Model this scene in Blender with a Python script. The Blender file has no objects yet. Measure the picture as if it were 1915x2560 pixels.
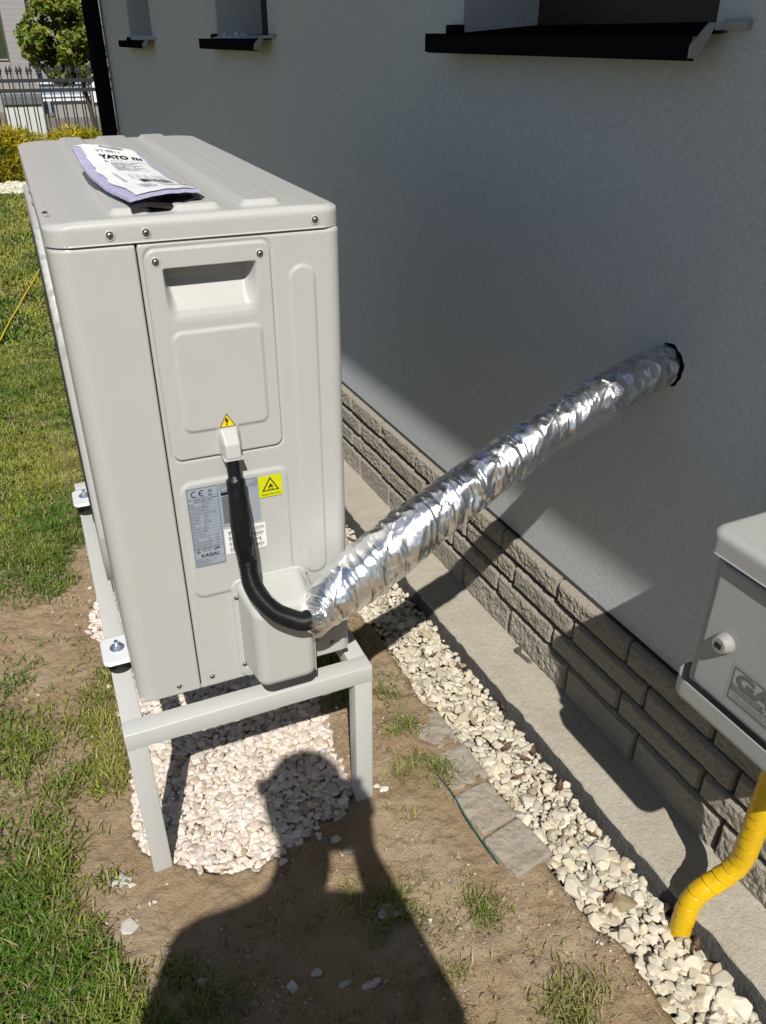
import bpy, bmesh, math, random
import numpy as np
from mathutils import Vector, Matrix

# ---------------------------------------------------------------- scene, camera, light
sc = bpy.context.scene
C = sc.collection
CAM = np.array([-0.01889, -1.17812, 1.49226])
CR = np.array([0.920014, -0.391879, 0.002494]); CU = np.array([0.197252, 0.468569, 0.861124]); CF = np.array([0.338625, 0.791754, -0.508389])
cd = bpy.data.cameras.new('camera'); cam = bpy.data.objects.new('camera', cd); C.objects.link(cam)
cd.sensor_fit = 'HORIZONTAL'; cd.sensor_width = 36.0; cd.lens = 36 * 2005.064 / 1915
cd.clip_start = 0.01; cd.clip_end = 500
M = Matrix(((CR[0], CU[0], -CF[0], CAM[0]), (CR[1], CU[1], -CF[1], CAM[1]), (CR[2], CU[2], -CF[2], CAM[2]), (0, 0, 0, 1)))
cam.matrix_world = M
sc.camera = cam
SUN = np.array([0.206811, 0.616891, -0.759391]); SUN /= np.linalg.norm(SUN)      # direction the light travels
EL = math.asin(-SUN[2]); AZ = math.atan2(-SUN[0], -SUN[1])                       # azimuth of the sun clockwise from +Y
w = bpy.data.worlds.new('World'); sc.world = w; w.use_nodes = True
nt = w.node_tree; bg = nt.nodes['Background']; sky = nt.nodes.new('ShaderNodeTexSky')
sky.sky_type = 'NISHITA'; sky.sun_disc = False; sky.sun_elevation = EL; sky.sun_rotation = AZ
sky.air_density = 1.0; sky.dust_density = 0.6; sky.ozone_density = 2.0
nt.links.new(sky.outputs[0], bg.inputs[0]); bg.inputs[1].default_value = 0.060
sl = bpy.data.lights.new('sun', 'SUN'); so = bpy.data.objects.new('sun', sl); C.objects.link(so)
sl.energy = 5.0; sl.angle = math.radians(0.53); sl.color = (1.0, 0.955, 0.885)
so.rotation_euler = Vector(SUN).to_track_quat('-Z', 'Y').to_euler(); so.location = (-3, -8, 9)
sc.view_settings.view_transform = 'Standard'; sc.view_settings.look = 'None'; sc.view_settings.gamma = 1
sc.view_settings.exposure = 0.08
sc.cycles.use_denoising = True
sc.cycles.max_bounces = 8
rnd = random.Random(7); R = np.random.default_rng(11)

# ---------------------------------------------------------------- wall frame (the house is turned 2 degrees from the unit)
WX = 1.0543; WA = math.radians(-2.01)
WN = np.array([math.cos(WA), -math.sin(WA), 0.0]); WT = np.array([math.sin(WA), math.cos(WA), 0.0])
def w2(T, off, z):
    T, off, z = np.broadcast_arrays(np.asarray(T, float), np.asarray(off, float), np.asarray(z, float))
    return (WX - off)[..., None] * WN + T[..., None] * WT + z[..., None] * np.array([0, 0, 1.0])

# ---------------------------------------------------------------- noise
def _h(ix, iy, iz, seed):
    n = (ix.astype(np.int64) * 73856093) ^ (iy.astype(np.int64) * 19349663) ^ (iz.astype(np.int64) * 83492791) ^ (seed * 2654435761)
    n = (n ^ (n >> 13)) * 1274126177
    n = n & 0x7fffffff
    n = (n ^ (n >> 15)) * 2246822519 & 0x7fffffff
    return (n % 100003) / 100003.0
def vn(x, y, z=0.0, seed=0):
    x, y, z = np.broadcast_arrays(np.asarray(x, float), np.asarray(y, float), np.asarray(z, float))
    ix, iy, iz = np.floor(x), np.floor(y), np.floor(z)
    fx, fy, fz = x - ix, y - iy, z - iz
    fx = fx * fx * (3 - 2 * fx); fy = fy * fy * (3 - 2 * fy); fz = fz * fz * (3 - 2 * fz)
    r = 0
    for a in (0, 1):
        for b in (0, 1):
            for c in (0, 1):
                r = r + _h(ix + a, iy + b, iz + c, seed) * (fx if a else 1 - fx) * (fy if b else 1 - fy) * (fz if c else 1 - fz)
    return r * 2 - 1
def fbm(x, y, z=0.0, o=4, seed=0, g=0.5):
    r = 0; a = 1.0; s = 1.0
    for i in range(o):
        r = r + a * vn(np.asarray(x) * s, np.asarray(y) * s, np.asarray(z) * s, seed + i * 17); a *= g; s *= 2.03
    return r
def ss(a, b, x):
    t = np.clip((x - a) / (b - a), 0, 1); return t * t * (3 - 2 * t)

# ---------------------------------------------------------------- materials
def mat(name, col=(.5, .5, .5), rough=.5, metal=0., spec=.5, bump=None, var=None, attr=None, coat=0., trans=0., ior=1.45, bump2=None, stain=None, alpha=1.0):
    """bump/bump2=(scale, strength, distance[, kind]); var=(scale, amount, second colour); attr=colour attribute multiplied in"""
    m = bpy.data.materials.new(name); m.use_nodes = True
    n = m.node_tree.nodes; l = m.node_tree.links; b = n['Principled BSDF']
    b.inputs['Base Color'].default_value = (*col, 1); b.inputs['Roughness'].default_value = rough
    b.inputs['Metallic'].default_value = metal; b.inputs['Specular IOR Level'].default_value = spec
    b.inputs['Coat Weight'].default_value = coat; b.inputs['Transmission Weight'].default_value = trans; b.inputs['IOR'].default_value = ior
    b.inputs['Alpha'].default_value = alpha
    tc = n.new('ShaderNodeTexCoord'); src = None
    def noise(scale, det=6, rg=.6):
        t = n.new('ShaderNodeTexNoise'); t.inputs['Scale'].default_value = scale; t.inputs['Detail'].default_value = det; t.inputs['Roughness'].default_value = rg
        l.new(tc.outputs['Object'], t.inputs['Vector']); return t
    if var:
        vs = var if isinstance(var, list) else [var]
        for (s, amt, c2) in vs:
            t = noise(s); r = n.new('ShaderNodeValToRGB'); r.color_ramp.elements[0].position = .5 - .5 * (1 - amt) * .5 - .12; r.color_ramp.elements[1].position = .68
            l.new(t.outputs[0], r.inputs[0])
            x = n.new('ShaderNodeMix'); x.data_type = 'RGBA'
            mm = n.new('ShaderNodeMath'); mm.operation = 'MULTIPLY'; mm.inputs[1].default_value = amt; l.new(r.outputs[0], mm.inputs[0]); l.new(mm.outputs[0], x.inputs[0])
            if src: l.new(src, x.inputs[6])
            else: x.inputs[6].default_value = (*col, 1)
            x.inputs[7].default_value = (*c2, 1); src = x.outputs[2]
    if attr:
        a = n.new('ShaderNodeAttribute'); a.attribute_name = attr
        x = n.new('ShaderNodeMix'); x.data_type = 'RGBA'; x.blend_type = 'MULTIPLY'; x.inputs[0].default_value = 1
        if src: l.new(src, x.inputs[6])
        else: x.inputs[6].default_value = (*col, 1)
        l.new(a.outputs[0], x.inputs[7]); src = x.outputs[2]
    if src: l.new(src, b.inputs['Base Color'])
    prev = None
    for bp in (bump, bump2):
        if not bp: continue
        if len(bp) > 3 and bp[3] == 'vor':
            t = n.new('ShaderNodeTexVoronoi'); t.inputs['Scale'].default_value = bp[0]; l.new(tc.outputs['Object'], t.inputs['Vector']); o = t.outputs['Distance']
        else: o = noise(bp[0]).outputs[0]
        u = n.new('ShaderNodeBump'); u.inputs['Strength'].default_value = bp[1]; u.inputs['Distance'].default_value = bp[2]
        l.new(o, u.inputs['Height'])
        if prev: l.new(prev, u.inputs['Normal'])
        prev = u.outputs[0]
    if prev: l.new(prev, b.inputs['Normal'])
    return m
m_case = mat('casing_paint', (.465, .468, .452), .34, spec=.5, var=[(3, .14, (.44, .438, .42)), (18, .20, (.425, .42, .40))])
m_gap = mat('dark_gap', (.02, .02, .02), .8)
m_frame = mat('frame_paint', (.50, .505, .485), .40, spec=.4, var=(14, .2, (.44, .44, .42)), bump=(60, .05, .002))
m_foot = mat('white_bracket_paint', (.62, .63, .645), .3)
m_rubber = mat('black_rubber', (.016, .016, .018), .5)
m_zinc = mat('zinc', (.55, .60, .68), .32, metal=.9)
m_screw = mat('screw_steel', (.34, .33, .33), .35, metal=.9)
m_black = mat('black_ink', (.012, .012, .014), .6)
m_label = mat('label_grey_blue', (.30, .345, .40), .4)
m_white = mat('label_white', (.78, .79, .80), .5)
m_yel = mat('label_yellow_green', (.60, .62, .0), .5)
m_tri = mat('label_yellow', (.85, .62, .01), .5)
m_tube = mat('black_conduit', (.008, .009, .011), .36, spec=.45)
m_sleeve = mat('black_heatshrink', (.007, .0075, .009), .30, spec=.35, bump=(40, .6, .005))
m_wall = mat('grey_plaster', (.685, .735, .765), .92, spec=.12, bump=(210, 1.0, .0020), bump2=(90, .5, .0012), var=[(1.3, .3, (.59, .635, .66)), (110, .6, (.50, .53, .535)), (230, .5, (.40, .42, .42))])
m_brick = mat('split_face_brick', (.33, .295, .24), .95, spec=.15, bump=(90, .9, .006), bump2=(380, .7, .003), var=[(9, .5, (.28, .25, .21)), (160, .6, (.50, .46, .39)), (420, .45, (.17, .155, .13))])
m_mortar = mat('dark_mortar', (.035, .033, .03), .95)
m_conc = mat('footing_concrete', (.50, .455, .365), .95, spec=.15, bump=(60, .8, .005), bump2=(260, .8, .003), var=[(4, .8, (.36, .32, .25)), (15, .6, (.60, .575, .51)), (60, .5, (.34, .305, .24)), (180, .5, (.26, .235, .19))])
m_bitu = mat('dark_footing_side', (.060, .058, .056), .95, bump=(110, 1.0, .008), var=(60, .6, (.11, .105, .098)))
m_sill = mat('anthracite_metal', (.009, .009, .012), .7, spec=0.0)
m_sillend = mat('sill_end_grey', (.30, .32, .31), .6)
m_winf = mat('brown_window_frame', (.050, .025, .017), .45)
m_glass = mat('window_glass', (.022, .012, .009), .35, spec=.12)
m_gravel = mat('white_gravel', (1, 1, 1), .9, spec=.2, attr='col', bump=(220, .5, .002), var=(90, .35, (.86, .84, .80)))
m_soil = None
m_ystick = mat('yellow_gas_tape', (.66, .42, .006), .32, spec=.5, bump=(40, .25, .002), var=(18, .2, (.70, .42, .006)))
m_gas = mat('gas_box_plastic', (.37, .375, .36), .33, var=[(6, .15, (.34, .345, .335)), (40, .12, (.28, .27, .25))])
m_grey_ink = mat('grey_print', (.15, .145, .135), .6)
m_foil = mat('aluminium_foil', (.92, .93, .95), .27, metal=1.0, bump=(22, .35, .014, 'vor'), bump2=(110, .22, .003))
m_foil2 = mat('smooth_foil_sleeve', (.78, .785, .79), .20, metal=1.0, bump=(40, .8, .010, 'vor'), bump2=(60, .9, .006))
m_stone = mat('field_stone', (1, 1, 1), .9, attr='col', bump=(160, .6, .003), var=(30, .4, (.75, .72, .66)))
m_sett = mat('old_kerb_concrete', (.38, .33, .26), .95, bump=(90, .8, .006), bump2=(400, .6, .002), var=[(11, 1.0, (.27, .20, .135)), (70, .6, (.40, .37, .32)), (300, .5, (.22, .20, .17))])
m_grass = mat('grass_blades', (1, 1, 1), .55, spec=.3, attr='col')
m_skin = mat('skin', (.50, .30, .21), .5); m_hair = mat('dark_hair', (.03, .02, .015), .6); m_cloth = mat('dark_jacket', (.03, .035, .05), .9)
m_phone = mat('phone_body', (.02, .02, .022), .2)

# ---------------------------------------------------------------- object helpers
def tag(o, label=None, cat=None, group=None, kind=None):
    if label: o['label'] = label
    if cat: o['category'] = cat
    if group: o['group'] = group
    if kind: o['kind'] = kind
    return o
def wloc(p):
    v = np.zeros(3)
    while p is not None: v = v + np.array(p.location); p = p.parent
    return v
def thing(name, label, cat, loc=(0, 0, 0), group=None):
    o = bpy.data.objects.new(name, None); C.objects.link(o); o.location = loc; o.empty_display_size = .05
    return tag(o, label, cat, group)
def np_obj(name, V, F, mats, parent=None, smooth=True, mi=None, col=None, loc=None, label=None):
    """V (n,3) world coordinates, F (m,3|4) ints or list of polygons."""
    V = np.asarray(V, float)
    org = wloc(parent)
    if loc is not None: org = np.asarray(loc, float)
    me = bpy.data.meshes.new(name)
    if isinstance(F, np.ndarray):
        k = F.shape[1]; me.vertices.add(len(V)); me.vertices.foreach_set('co', (V - org).astype(np.float32).ravel())
        me.loops.add(F.size); me.loops.foreach_set('vertex_index', F.astype(np.int32).ravel())
        me.polygons.add(len(F)); me.polygons.foreach_set('loop_start', np.arange(0, F.size, k, dtype=np.int32))
        me.polygons.foreach_set('loop_total', np.full(len(F), k, np.int32))
        me.update(calc_edges=True)
    else:
        me.from_pydata((V - org).tolist(), [], [list(map(int, f)) for f in F]); me.update()
    for m in (mats if isinstance(mats, (list, tuple)) else [mats]): me.materials.append(m)
    if mi is not None: me.polygons.foreach_set('material_index', np.asarray(mi, np.int32))
    me.polygons.foreach_set('use_smooth', np.full(len(me.polygons), bool(smooth)))
    if col is not None:
        a = me.color_attributes.new('col', 'FLOAT_COLOR', 'POINT'); c = np.ones((len(V), 4), np.float32); c[:, :3] = col
        a.data.foreach_set('color', c.ravel())
    me.validate()
    o = bpy.data.objects.new(name, me); C.objects.link(o)
    if parent is not None: o.parent = parent
    elif loc is not None: o.location = loc
    if label: o['label'] = label
    return o
def grid_faces(nu, nv, flip=False, close_u=False):
    i = np.arange(nu if close_u else nu - 1)[:, None]; j = np.arange(nv - 1)[None, :]
    i2 = (i + 1) % nu
    a = i * nv + j; b = i2 * nv + j; c = i2 * nv + j + 1; d = i * nv + j + 1
    f = np.stack([a + 0 * j, b + 0 * j, c + 0 * j, d + 0 * j], -1).reshape(-1, 4)
    return f[:, ::-1].copy() if flip else f
class MB:
    """collects pieces into one mesh (lists of polygons)"""
    def __init__(s): s.V = []; s.F = []; s.m = []; s.sm = []
    def add(s, V, F, mi=0):
        k = len(s.V); s.V += [tuple(map(float, v)) for v in V]; s.F += [[int(i) + k for i in f] for f in F]; s.m += [mi] * len(F); return s
    def box(s, lo, hi, mi=0, fr=None, bev=0.0):
        x0, y0, z0 = lo; x1, y1, z1 = hi
        if bev:
            bm = bmesh.new(); bmesh.ops.create_cube(bm, size=1)
            for v in bm.verts: v.co = Vector(((x0 + x1) / 2 + v.co.x * (x1 - x0), (y0 + y1) / 2 + v.co.y * (y1 - y0), (z0 + z1) / 2 + v.co.z * (z1 - z0)))
            bmesh.ops.bevel(bm, geom=bm.edges[:], offset=bev, segments=3, affect='EDGES', profile=.5)
            bm.verts.index_update(); V = [v.co[:] for v in bm.verts]; F = [[v.index for v in f.verts] for f in bm.faces]; bm.free()
        else:
            V = [(x, y, z) for x in (x0, x1) for y in (y0, y1) for z in (z0, z1)]
            F = [(0, 1, 3, 2), (4, 6, 7, 5), (0, 4, 5, 1), (2, 3, 7, 6), (0, 2, 6, 4), (1, 5, 7, 3)]
        if fr is not None: V = [fr(*v) for v in V]
        return s.add(V, F, mi)
    def tube(s, P, r, n=12, mi=0, cap=True):
        V, F = tube_mesh(np.asarray(P, float), r, n); k = len(V)
        F = F.tolist()
        if cap: F += [list(range(n))[::-1], list(range(k - n, k))]
        return s.add(V, F, mi)
    def obj(s, name, mats, parent=None, smooth=False, loc=None, label=None):
        return np_obj(name, s.V, s.F, mats, parent, smooth, s.m, loc=loc, label=label)
def frames(P):
    T = np.gradient(P, axis=0); T /= np.linalg.norm(T, axis=1)[:, None]
    u = np.cross(T[0], [0, 0, 1.0]);
    if np.linalg.norm(u) < 1e-3: u = np.cross(T[0], [1.0, 0, 0])
    u /= np.linalg.norm(u); U = [u]
    for i in range(1, len(P)):
        u = U[-1] - T[i] * (U[-1] @ T[i]); u /= np.linalg.norm(u); U.append(u)
    U = np.array(U); return T, U, np.cross(T, U)
def tube_mesh(P, r, n=12):
    """r: scalar, (k,) or (k,n)"""
    T, U, W = frames(P); a = np.linspace(0, 2 * math.pi, n, endpoint=False)
    r = np.asarray(r, float)
    if r.ndim == 0: r = np.full((len(P), n), float(r))
    elif r.ndim == 1: r = np.repeat(r[:, None], n, 1)
    V = P[:, None] + r[..., None] * (np.cos(a)[None, :, None] * U[:, None] + np.sin(a)[None, :, None] * W[:, None])
    i = np.arange(len(P) - 1)[:, None]; j = np.arange(n)[None]; j2 = (j + 1) % n
    F = np.stack([i * n + j, (i * n + j2), (i + 1) * n + j2, (i + 1) * n + j], -1).reshape(-1, 4)
    return V.reshape(-1, 3), F
def spline(P, k):
    """Catmull-Rom through P, k samples by arc length"""
    P = np.asarray(P, float); Q = np.vstack([2 * P[0] - P[1], P, 2 * P[-1] - P[-2]]); out = []
    for i in range(1, len(Q) - 2):
        t = np.linspace(0, 1, 40, endpoint=False)[:, None]
        a, b, c, d = Q[i - 1], Q[i], Q[i + 1], Q[i + 2]
        out.append(.5 * (2 * b + (c - a) * t + (2 * a - 5 * b + 4 * c - d) * t ** 2 + (3 * b - a - 3 * c + d) * t ** 3))
    out = np.vstack(out + [P[-1:]]); s = np.r_[0, np.cumsum(np.linalg.norm(np.diff(out, axis=0), axis=1))]
    q = np.linspace(0, s[-1], k); return np.stack([np.interp(q, s, out[:, i]) for i in range(out.shape[1])], 1)
def pillow(w_, h_, Rc, r, depth, res, hf=None, u0=0., v0=0.):
    """sheet-metal pan: rounded outline Rc, rolled edge radius r, wall down to depth; returns local (u,v,k), faces"""
    dmax = -r + r * math.pi / 2 + (depth - r)
    mg = max(dmax, 0) + res
    us = np.arange(-mg, w_ + mg + res * .5, res); vs = np.arange(-mg, h_ + mg + res * .5, res)
    Ug, Vg = np.meshgrid(us, vs, indexing='ij')
    cx, cy = w_ / 2, h_ / 2; px, py = Ug - cx, Vg - cy
    qx, qy = np.abs(px) - (w_ / 2 - Rc), np.abs(py) - (h_ / 2 - Rc)
    mx, my = np.maximum(qx, 0), np.maximum(qy, 0); ln = np.hypot(mx, my)
    d = ln + np.minimum(np.maximum(qx, qy), 0) - Rc
    inner = ln < 1e-12
    nx = np.where(inner, (qx > qy) * 1.0, mx / np.maximum(ln, 1e-12)) * np.sign(px)
    ny = np.where(inner, (qx <= qy) * 1.0, my / np.maximum(ln, 1e-12)) * np.sign(py)
    dd = np.minimum(d, dmax); wv = dd + r
    phi = np.clip(wv / r, 0, math.pi / 2)
    bx, by = Ug - nx * (d + r), Vg - ny * (d + r)
    edge = wv > 0
    ox = np.where(edge, bx + nx * r * np.sin(phi), Ug); oy = np.where(edge, by + ny * r * np.sin(phi), Vg)
    k = np.where(edge, -r * (1 - np.cos(phi)) - np.maximum(wv - r * math.pi / 2, 0), 0.0)
    if hf is not None: k = k + hf(ox + u0, oy + v0) * (d < 0)
    F = grid_faces(len(us), len(vs)); dv = d.ravel()
    F = F[(dv[F] <= dmax + res * 1.5).all(1)]
    return np.stack([ox.ravel(), oy.ravel(), k.ravel()], 1), F
def place(V, F, O, U, W, N):
    O, U, W, N = [np.asarray(a, float) for a in (O, U, W, N)]
    P = O + V[:, :1] * U + V[:, 1:2] * W + V[:, 2:3] * N
    if np.dot(np.cross(U, W), N) < 0: F = F[:, ::-1].copy()
    return P, F
def rbox(x, z, x0, x1, z0, z1, rc):
    """signed distance to a rounded rectangle"""
    qx = np.abs(x - (x0 + x1) / 2) - ((x1 - x0) / 2 - rc); qz = np.abs(z - (z0 + z1) / 2) - ((z1 - z0) / 2 - rc)
    return np.hypot(np.maximum(qx, 0), np.maximum(qz, 0)) + np.minimum(np.maximum(qx, qz), 0) - rc
_font_cache = {}
def text2d(s, size=1., bold=0.0):
    key = (s, bold)
    if key not in _font_cache:
        cu = bpy.data.curves.new('t', 'FONT'); cu.body = s; cu.size = 1; cu.offset = bold; cu.resolution_u = 3
        o = bpy.data.objects.new('t', cu); C.objects.link(o)
        dg = bpy.context.evaluated_depsgraph_get(); me = bpy.data.meshes.new_from_object(o.evaluated_get(dg))
        V = np.array([v.co[:2] for v in me.vertices]).reshape(-1, 2); F = [list(p.vertices) for p in me.polygons]
        bpy.data.objects.remove(o); bpy.data.curves.remove(cu); bpy.data.meshes.remove(me)
        _font_cache[key] = (V, F)
    V, F = _font_cache[key]; return V * size, F
class Print:
    """flat print on a plane: O + u*U + v*W, raised h along N"""
    def __init__(s, O, U, W, N, h=.0006): s.O, s.U, s.W, s.N, s.h = [np.asarray(a, float) for a in (O, U, W, N)] + [h]; s.mb = MB()
    def _p(s, uv, l=0): uv = np.asarray(uv, float); return s.O + uv[:, :1] * s.U + uv[:, 1:2] * s.W + (s.h + l * .0003) * s.N
    def poly(s, uv, mi=0, l=0): s.mb.add(s._p(uv, l), [list(range(len(uv)))], mi)
    def rect(s, x0, y0, x1, y1, mi=0, l=0): s.poly([(x0, y0), (x1, y0), (x1, y1), (x0, y1)], mi, l)
    def frame(s, x0, y0, x1, y1, t, mi=0, l=0):
        s.rect(x0, y0, x1, y0 + t, mi, l); s.rect(x0, y1 - t, x1, y1, mi, l); s.rect(x0, y0 + t, x0 + t, y1 - t, mi, l); s.rect(x1 - t, y0 + t, x1, y1 - t, mi, l)
    def text(s, t, x, y, size, mi=0, sx=1., bold=0., l=0, align=0, width=None):
        V, F = text2d(t, size, bold)
        if not len(V): return
        V = V.copy(); V[:, 0] *= sx
        if width: V[:, 0] *= width / max(V[:, 0].max(), 1e-9)
        if align: V[:, 0] -= V[:, 0].max() * (.5 if align == 1 else 1)
        V += (x, y); s.mb.add(s._p(V, l), F, mi)
    def ring(s, cx, cy, r0, r1, a0=0, a1=360, n=24, mi=0, l=0):
        a = np.radians(np.linspace(a0, a1, n + 1)); c, sn = np.cos(a), np.sin(a)
        V = np.r_[np.stack([cx + r0 * c, cy + r0 * sn], 1), np.stack([cx + r1 * c, cy + r1 * sn], 1)]
        s.mb.add(s._p(V, l), [(i, i + 1, i + n + 2, i + n + 1) for i in range(n)], mi)
    def obj(s, name, mats, parent): return s.mb.obj(name, mats, parent)

# ================================================================ GROUND
def axis(segs):
    out = []
    for a, b, st in segs: out += list(np.arange(a, b - 1e-9, st))
    out.append(segs[-1][1]); return np.array(out)
gx = axis([(-70, -10, 6), (-10, -2, .5), (-2, -1.1, .05), (-1.1, .95, .0075), (.95, 1.3, .05), (1.3, 8, .5), (8, 70, 6)])
gy = axis([(-30, -6, 4), (-6, -1.6, .4), (-1.6, -.95, .04), (-.95, 1.3, .0075), (1.3, 3.2, .02), (3.2, 9, .12), (9, 20, .6), (20, 110, 8)])
def bed_mask(x, y):      # gravel bed under the unit: >0 inside
    yn_ = np.interp(x, [-.08, -.05, .0, .06, .10, .16, .20, .25, .32, .40, .44], [.12, .04, -.02, -.05, -.08, -.105, -.085, -.08, -.055, -.02, .03]) + .012 * fbm(x * 25, y * 25, seed=3)
    xl_ = np.interp(y, [-.1, .15, .3, .75, .83, .93, 1.0], [-.058, -.056, -.040, -.040, -.072, -.072, -.04]) + .010 * fbm(y * 9, 0 * y, seed=4, o=3); xr_ = .425 + .014 * fbm(y * 9, 3 + 0 * y, seed=5, o=3)
    return np.minimum(np.minimum(y - yn_, 1.12 - y), np.minimum(x - xl_, xr_ - x))
def strip_left(x, y):
    return x - (np.interp(y, [-1.2, -.8, -.55, -.35, -.1, .2, .6, 1.2, 4], [.74, .755, .748, .722, .712, .700, .69, .67, .57]) + .014 * fbm(y * 11, 0 * y, seed=6, o=3))
def strip_mask(x, y):    # gravel strip along the footing
    xl_ = np.interp(y, [-1.2, -.8, -.55, -.35, -.1, .2, .6, 1.2, 4], [.74, .755, .748, .722, .712, .700, .69, .67, .57]) + .014 * fbm(y * 11, 0 * y, seed=6, o=3)
    off = (WX - (x * WN[0] + y * WN[1]))
    return np.minimum(x - xl_, off - .165)
def grass_mask(x, y):
    g = fbm(x * 2.1, y * 2.1, seed=21, o=4) * .55 + fbm(x * 7, y * 7, seed=22, o=3) * .35
    edge = np.interp(y, [-1.2, -.35, -.2, -.05, .1, .28, .36, .6, .75, .9, 1.2, 1.5, 2.0, 4], [.02, -.05, -.12, -.17, -.19, -.13, -.005, -.015, -.09, -.14, -.10, -.01, .04, .10])
    left = ss(.03, -.07, x - edge + .05 * fbm(x * 9, y * 9, seed=8, o=3))
    thin = .42 + .53 * ss(1.0, 1.7, y)
    m = left * np.clip(thin + g + .12, 0, 1)
    bare = np.exp(-(((x + .18) / .16) ** 2 + ((y - .88) / .20) ** 2)) + .6 * np.exp(-(((x + .42) / .12) ** 2 + ((y - .80) / .10) ** 2)); m = m * (1 - .85 * np.clip(bare, 0, 1))
    path = np.exp(-(((x + .22 - .02 * y) / .05) ** 2)) * ss(1.5, 2.2, y) * (.5 + .5 * fbm(y * 4, x * 3, seed=33, o=2)); m = m * (1 - .6 * np.clip(path, 0, 1))
    # tufts between the bed and the gravel strip and in the foreground
    for cx_, cy_, rr, a in [(-.085, .56, .05, .8), (-.075, .36, .05, .9), (-.10, .27, .05, .8), (-.12, .45, .06, .8), (-.13, -.02, .03, .5), (.60, .13, .045, .9), (.57, .03, .05, .9), (.62, -.02, .04, .8), (.58, .26, .06, .7), (.505, .42, .06, .9), (.50, -.12, .03, .55), (.50, .30, .04, .5),
                            (.40, -.29, .055, .75), (.36, -.33, .04, .5), (.53, -.37, .045, .85), (.50, -.42, .05, .5), (.44, -.48, .07, .6), (.56, -.55, .06, .8), (.60, -.60, .06, .7), (.33, -.27, .03, .3),
                            (.22, -.22, .05, .4), (.30, -.23, .05, .35), (.02, -.33, .05, .5), (-.03, -.25, .03, .5), (.20, -.44, .08, .3), (.35, -.5, .06, .5), (.62, .5, .05, .5), (.58, .8, .1, .8), (.6, 1.3, .15, .7), (.64, 2, .2, .7)]:
        m = np.maximum(m, a * np.exp(-(((x - cx_) / rr) ** 2 + ((y - cy_) / rr) ** 2)) * np.clip(.65 + fbm(x * 14, y * 14, seed=23, o=3), 0, 1.2))
    return m * (bed_mask(x, y) < -.005) * (strip_mask(x, y) < .01)
def ground_z(x, y):
    near = ss(5, 1.5, np.hypot(x, y))
    z = .006 * fbm(x * 3.1, y * 3.1, seed=1) + near * (.0060 * fbm(x * 15, y * 15, seed=2, o=5, g=.66) + .0024 * np.abs(fbm(x * 55, y * 55, seed=9, o=3)) + .0016 * fbm(x * 95, y * 95, seed=14, o=2) - .004 * ss(.10, .0, np.abs(fbm(x * 11, y * 11, seed=10, o=4, g=.7))) * ss(-.2, .4, fbm(x * 5, y * 5, seed=13, o=2)))
    z = z - .018 * ss(-.01, .012, bed_mask(x, y)) - .050 * ss(-.012, .03, strip_left(x, y))
    return z - .002
X, Y = np.meshgrid(gx, gy, indexing='ij'); Z = ground_z(X, Y)
offg = WX - (X * WN[0] + Y * WN[1]); Z = np.where((offg < .13) & (Y < 8), -.06, Z)
gm = grass_mask(X, Y); gfar = ss(3.5, 6, np.hypot(X, Y - 0)) * (Y < 13)
gv = np.clip(gm * .75 + gfar * .3 * (X < .9), 0, 1)[..., None]
br = (.5 + .5 * fbm(X * 4, Y * 4, seed=41))[..., None]
soil = np.array([.345, .262, .176]) * (1 - br * .55) + np.array([.285, .205, .130]) * br * .55
dry = ss(.25, .8, fbm(X * 6, Y * 6, seed=44, o=4))[..., None]
soil = soil * (1 - .5 * dry) + np.array([.39, .325, .24]) * .5 * dry
turf = np.array([.13, .115, .045])
gcol = soil * (1 - gv) + turf * gv
bm_ = ss(-.004, .01, bed_mask(X, Y))[..., None]; sm_ = ss(-.004, .01, strip_mask(X, Y))[..., None]
gcol = gcol * (1 - bm_) + np.array([.42, .385, .34]) * bm_; gcol = gcol * (1 - sm_) + np.array([.20, .165, .12]) * sm_
m_soil = mat('soil', (1, 1, 1), .97, spec=.1, attr='col', bump=(75, .9, .009), bump2=(260, .9, .004), var=[(35, .40, (.66, .62, .56)), (120, .35, (.72, .68, .62)), (260, .35, (1.35, 1.32, 1.27))])
g = np_obj('ground', np.stack([X, Y, Z], -1).reshape(-1, 3), grid_faces(len(gx), len(gy)), m_soil, col=gcol.reshape(-1, 3))
tag(g, 'bare brown sandy soil with worn turf in front of the house', kind='structure')

# concrete footing of the house
def footing():
    ts = np.r_[np.arange(-2.2, 2.2, .02), np.arange(2.2, 7, .2)]
    out = .166 + .006 * fbm(ts * 3, 0 * ts, seed=51) + .0025 * fbm(ts * 28, 0 * ts, seed=52)
    prof = [(-.02, .030), (.03, .028), (.06, .027), (.09, .026), (.12, .025), (.145, .0245), ('e', -.006, .023), ('e', -.0015, .018), ('e', 0, .010), ('e', .002, -.01), ('e', .004, -.03), ('e', .006, -.10)]
    rows = []
    for p in prof:
        if p[0] == 'e': o = out + p[1]; z = p[2] + .002 * fbm(ts * 20, p[2] * 90 + 0 * ts, seed=53); o = o + (.003 * fbm(ts * 45, p[2] * 60 + 0 * ts, seed=54) if p[2] < .02 else 0)
        else: o = p[0] + 0 * ts; z = p[1] + .0012 * fbm(ts * 9, p[0] * 9 + 0 * ts, seed=55) + 0 * ts
        rows.append(w2(ts, o, z))
    P = np.stack(rows, 1); F = grid_faces(len(ts), len(prof))
    mi = np.tile(np.r_[np.zeros(7, int), np.ones(len(prof) - 8, int)], len(ts) - 1)
    o = np_obj('footing', P.reshape(-1, 3), F, [m_conc, m_bitu], mi=mi)
    tag(o, 'narrow concrete footing ledge along the foot of the house wall', kind='structure')
footing()

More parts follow.
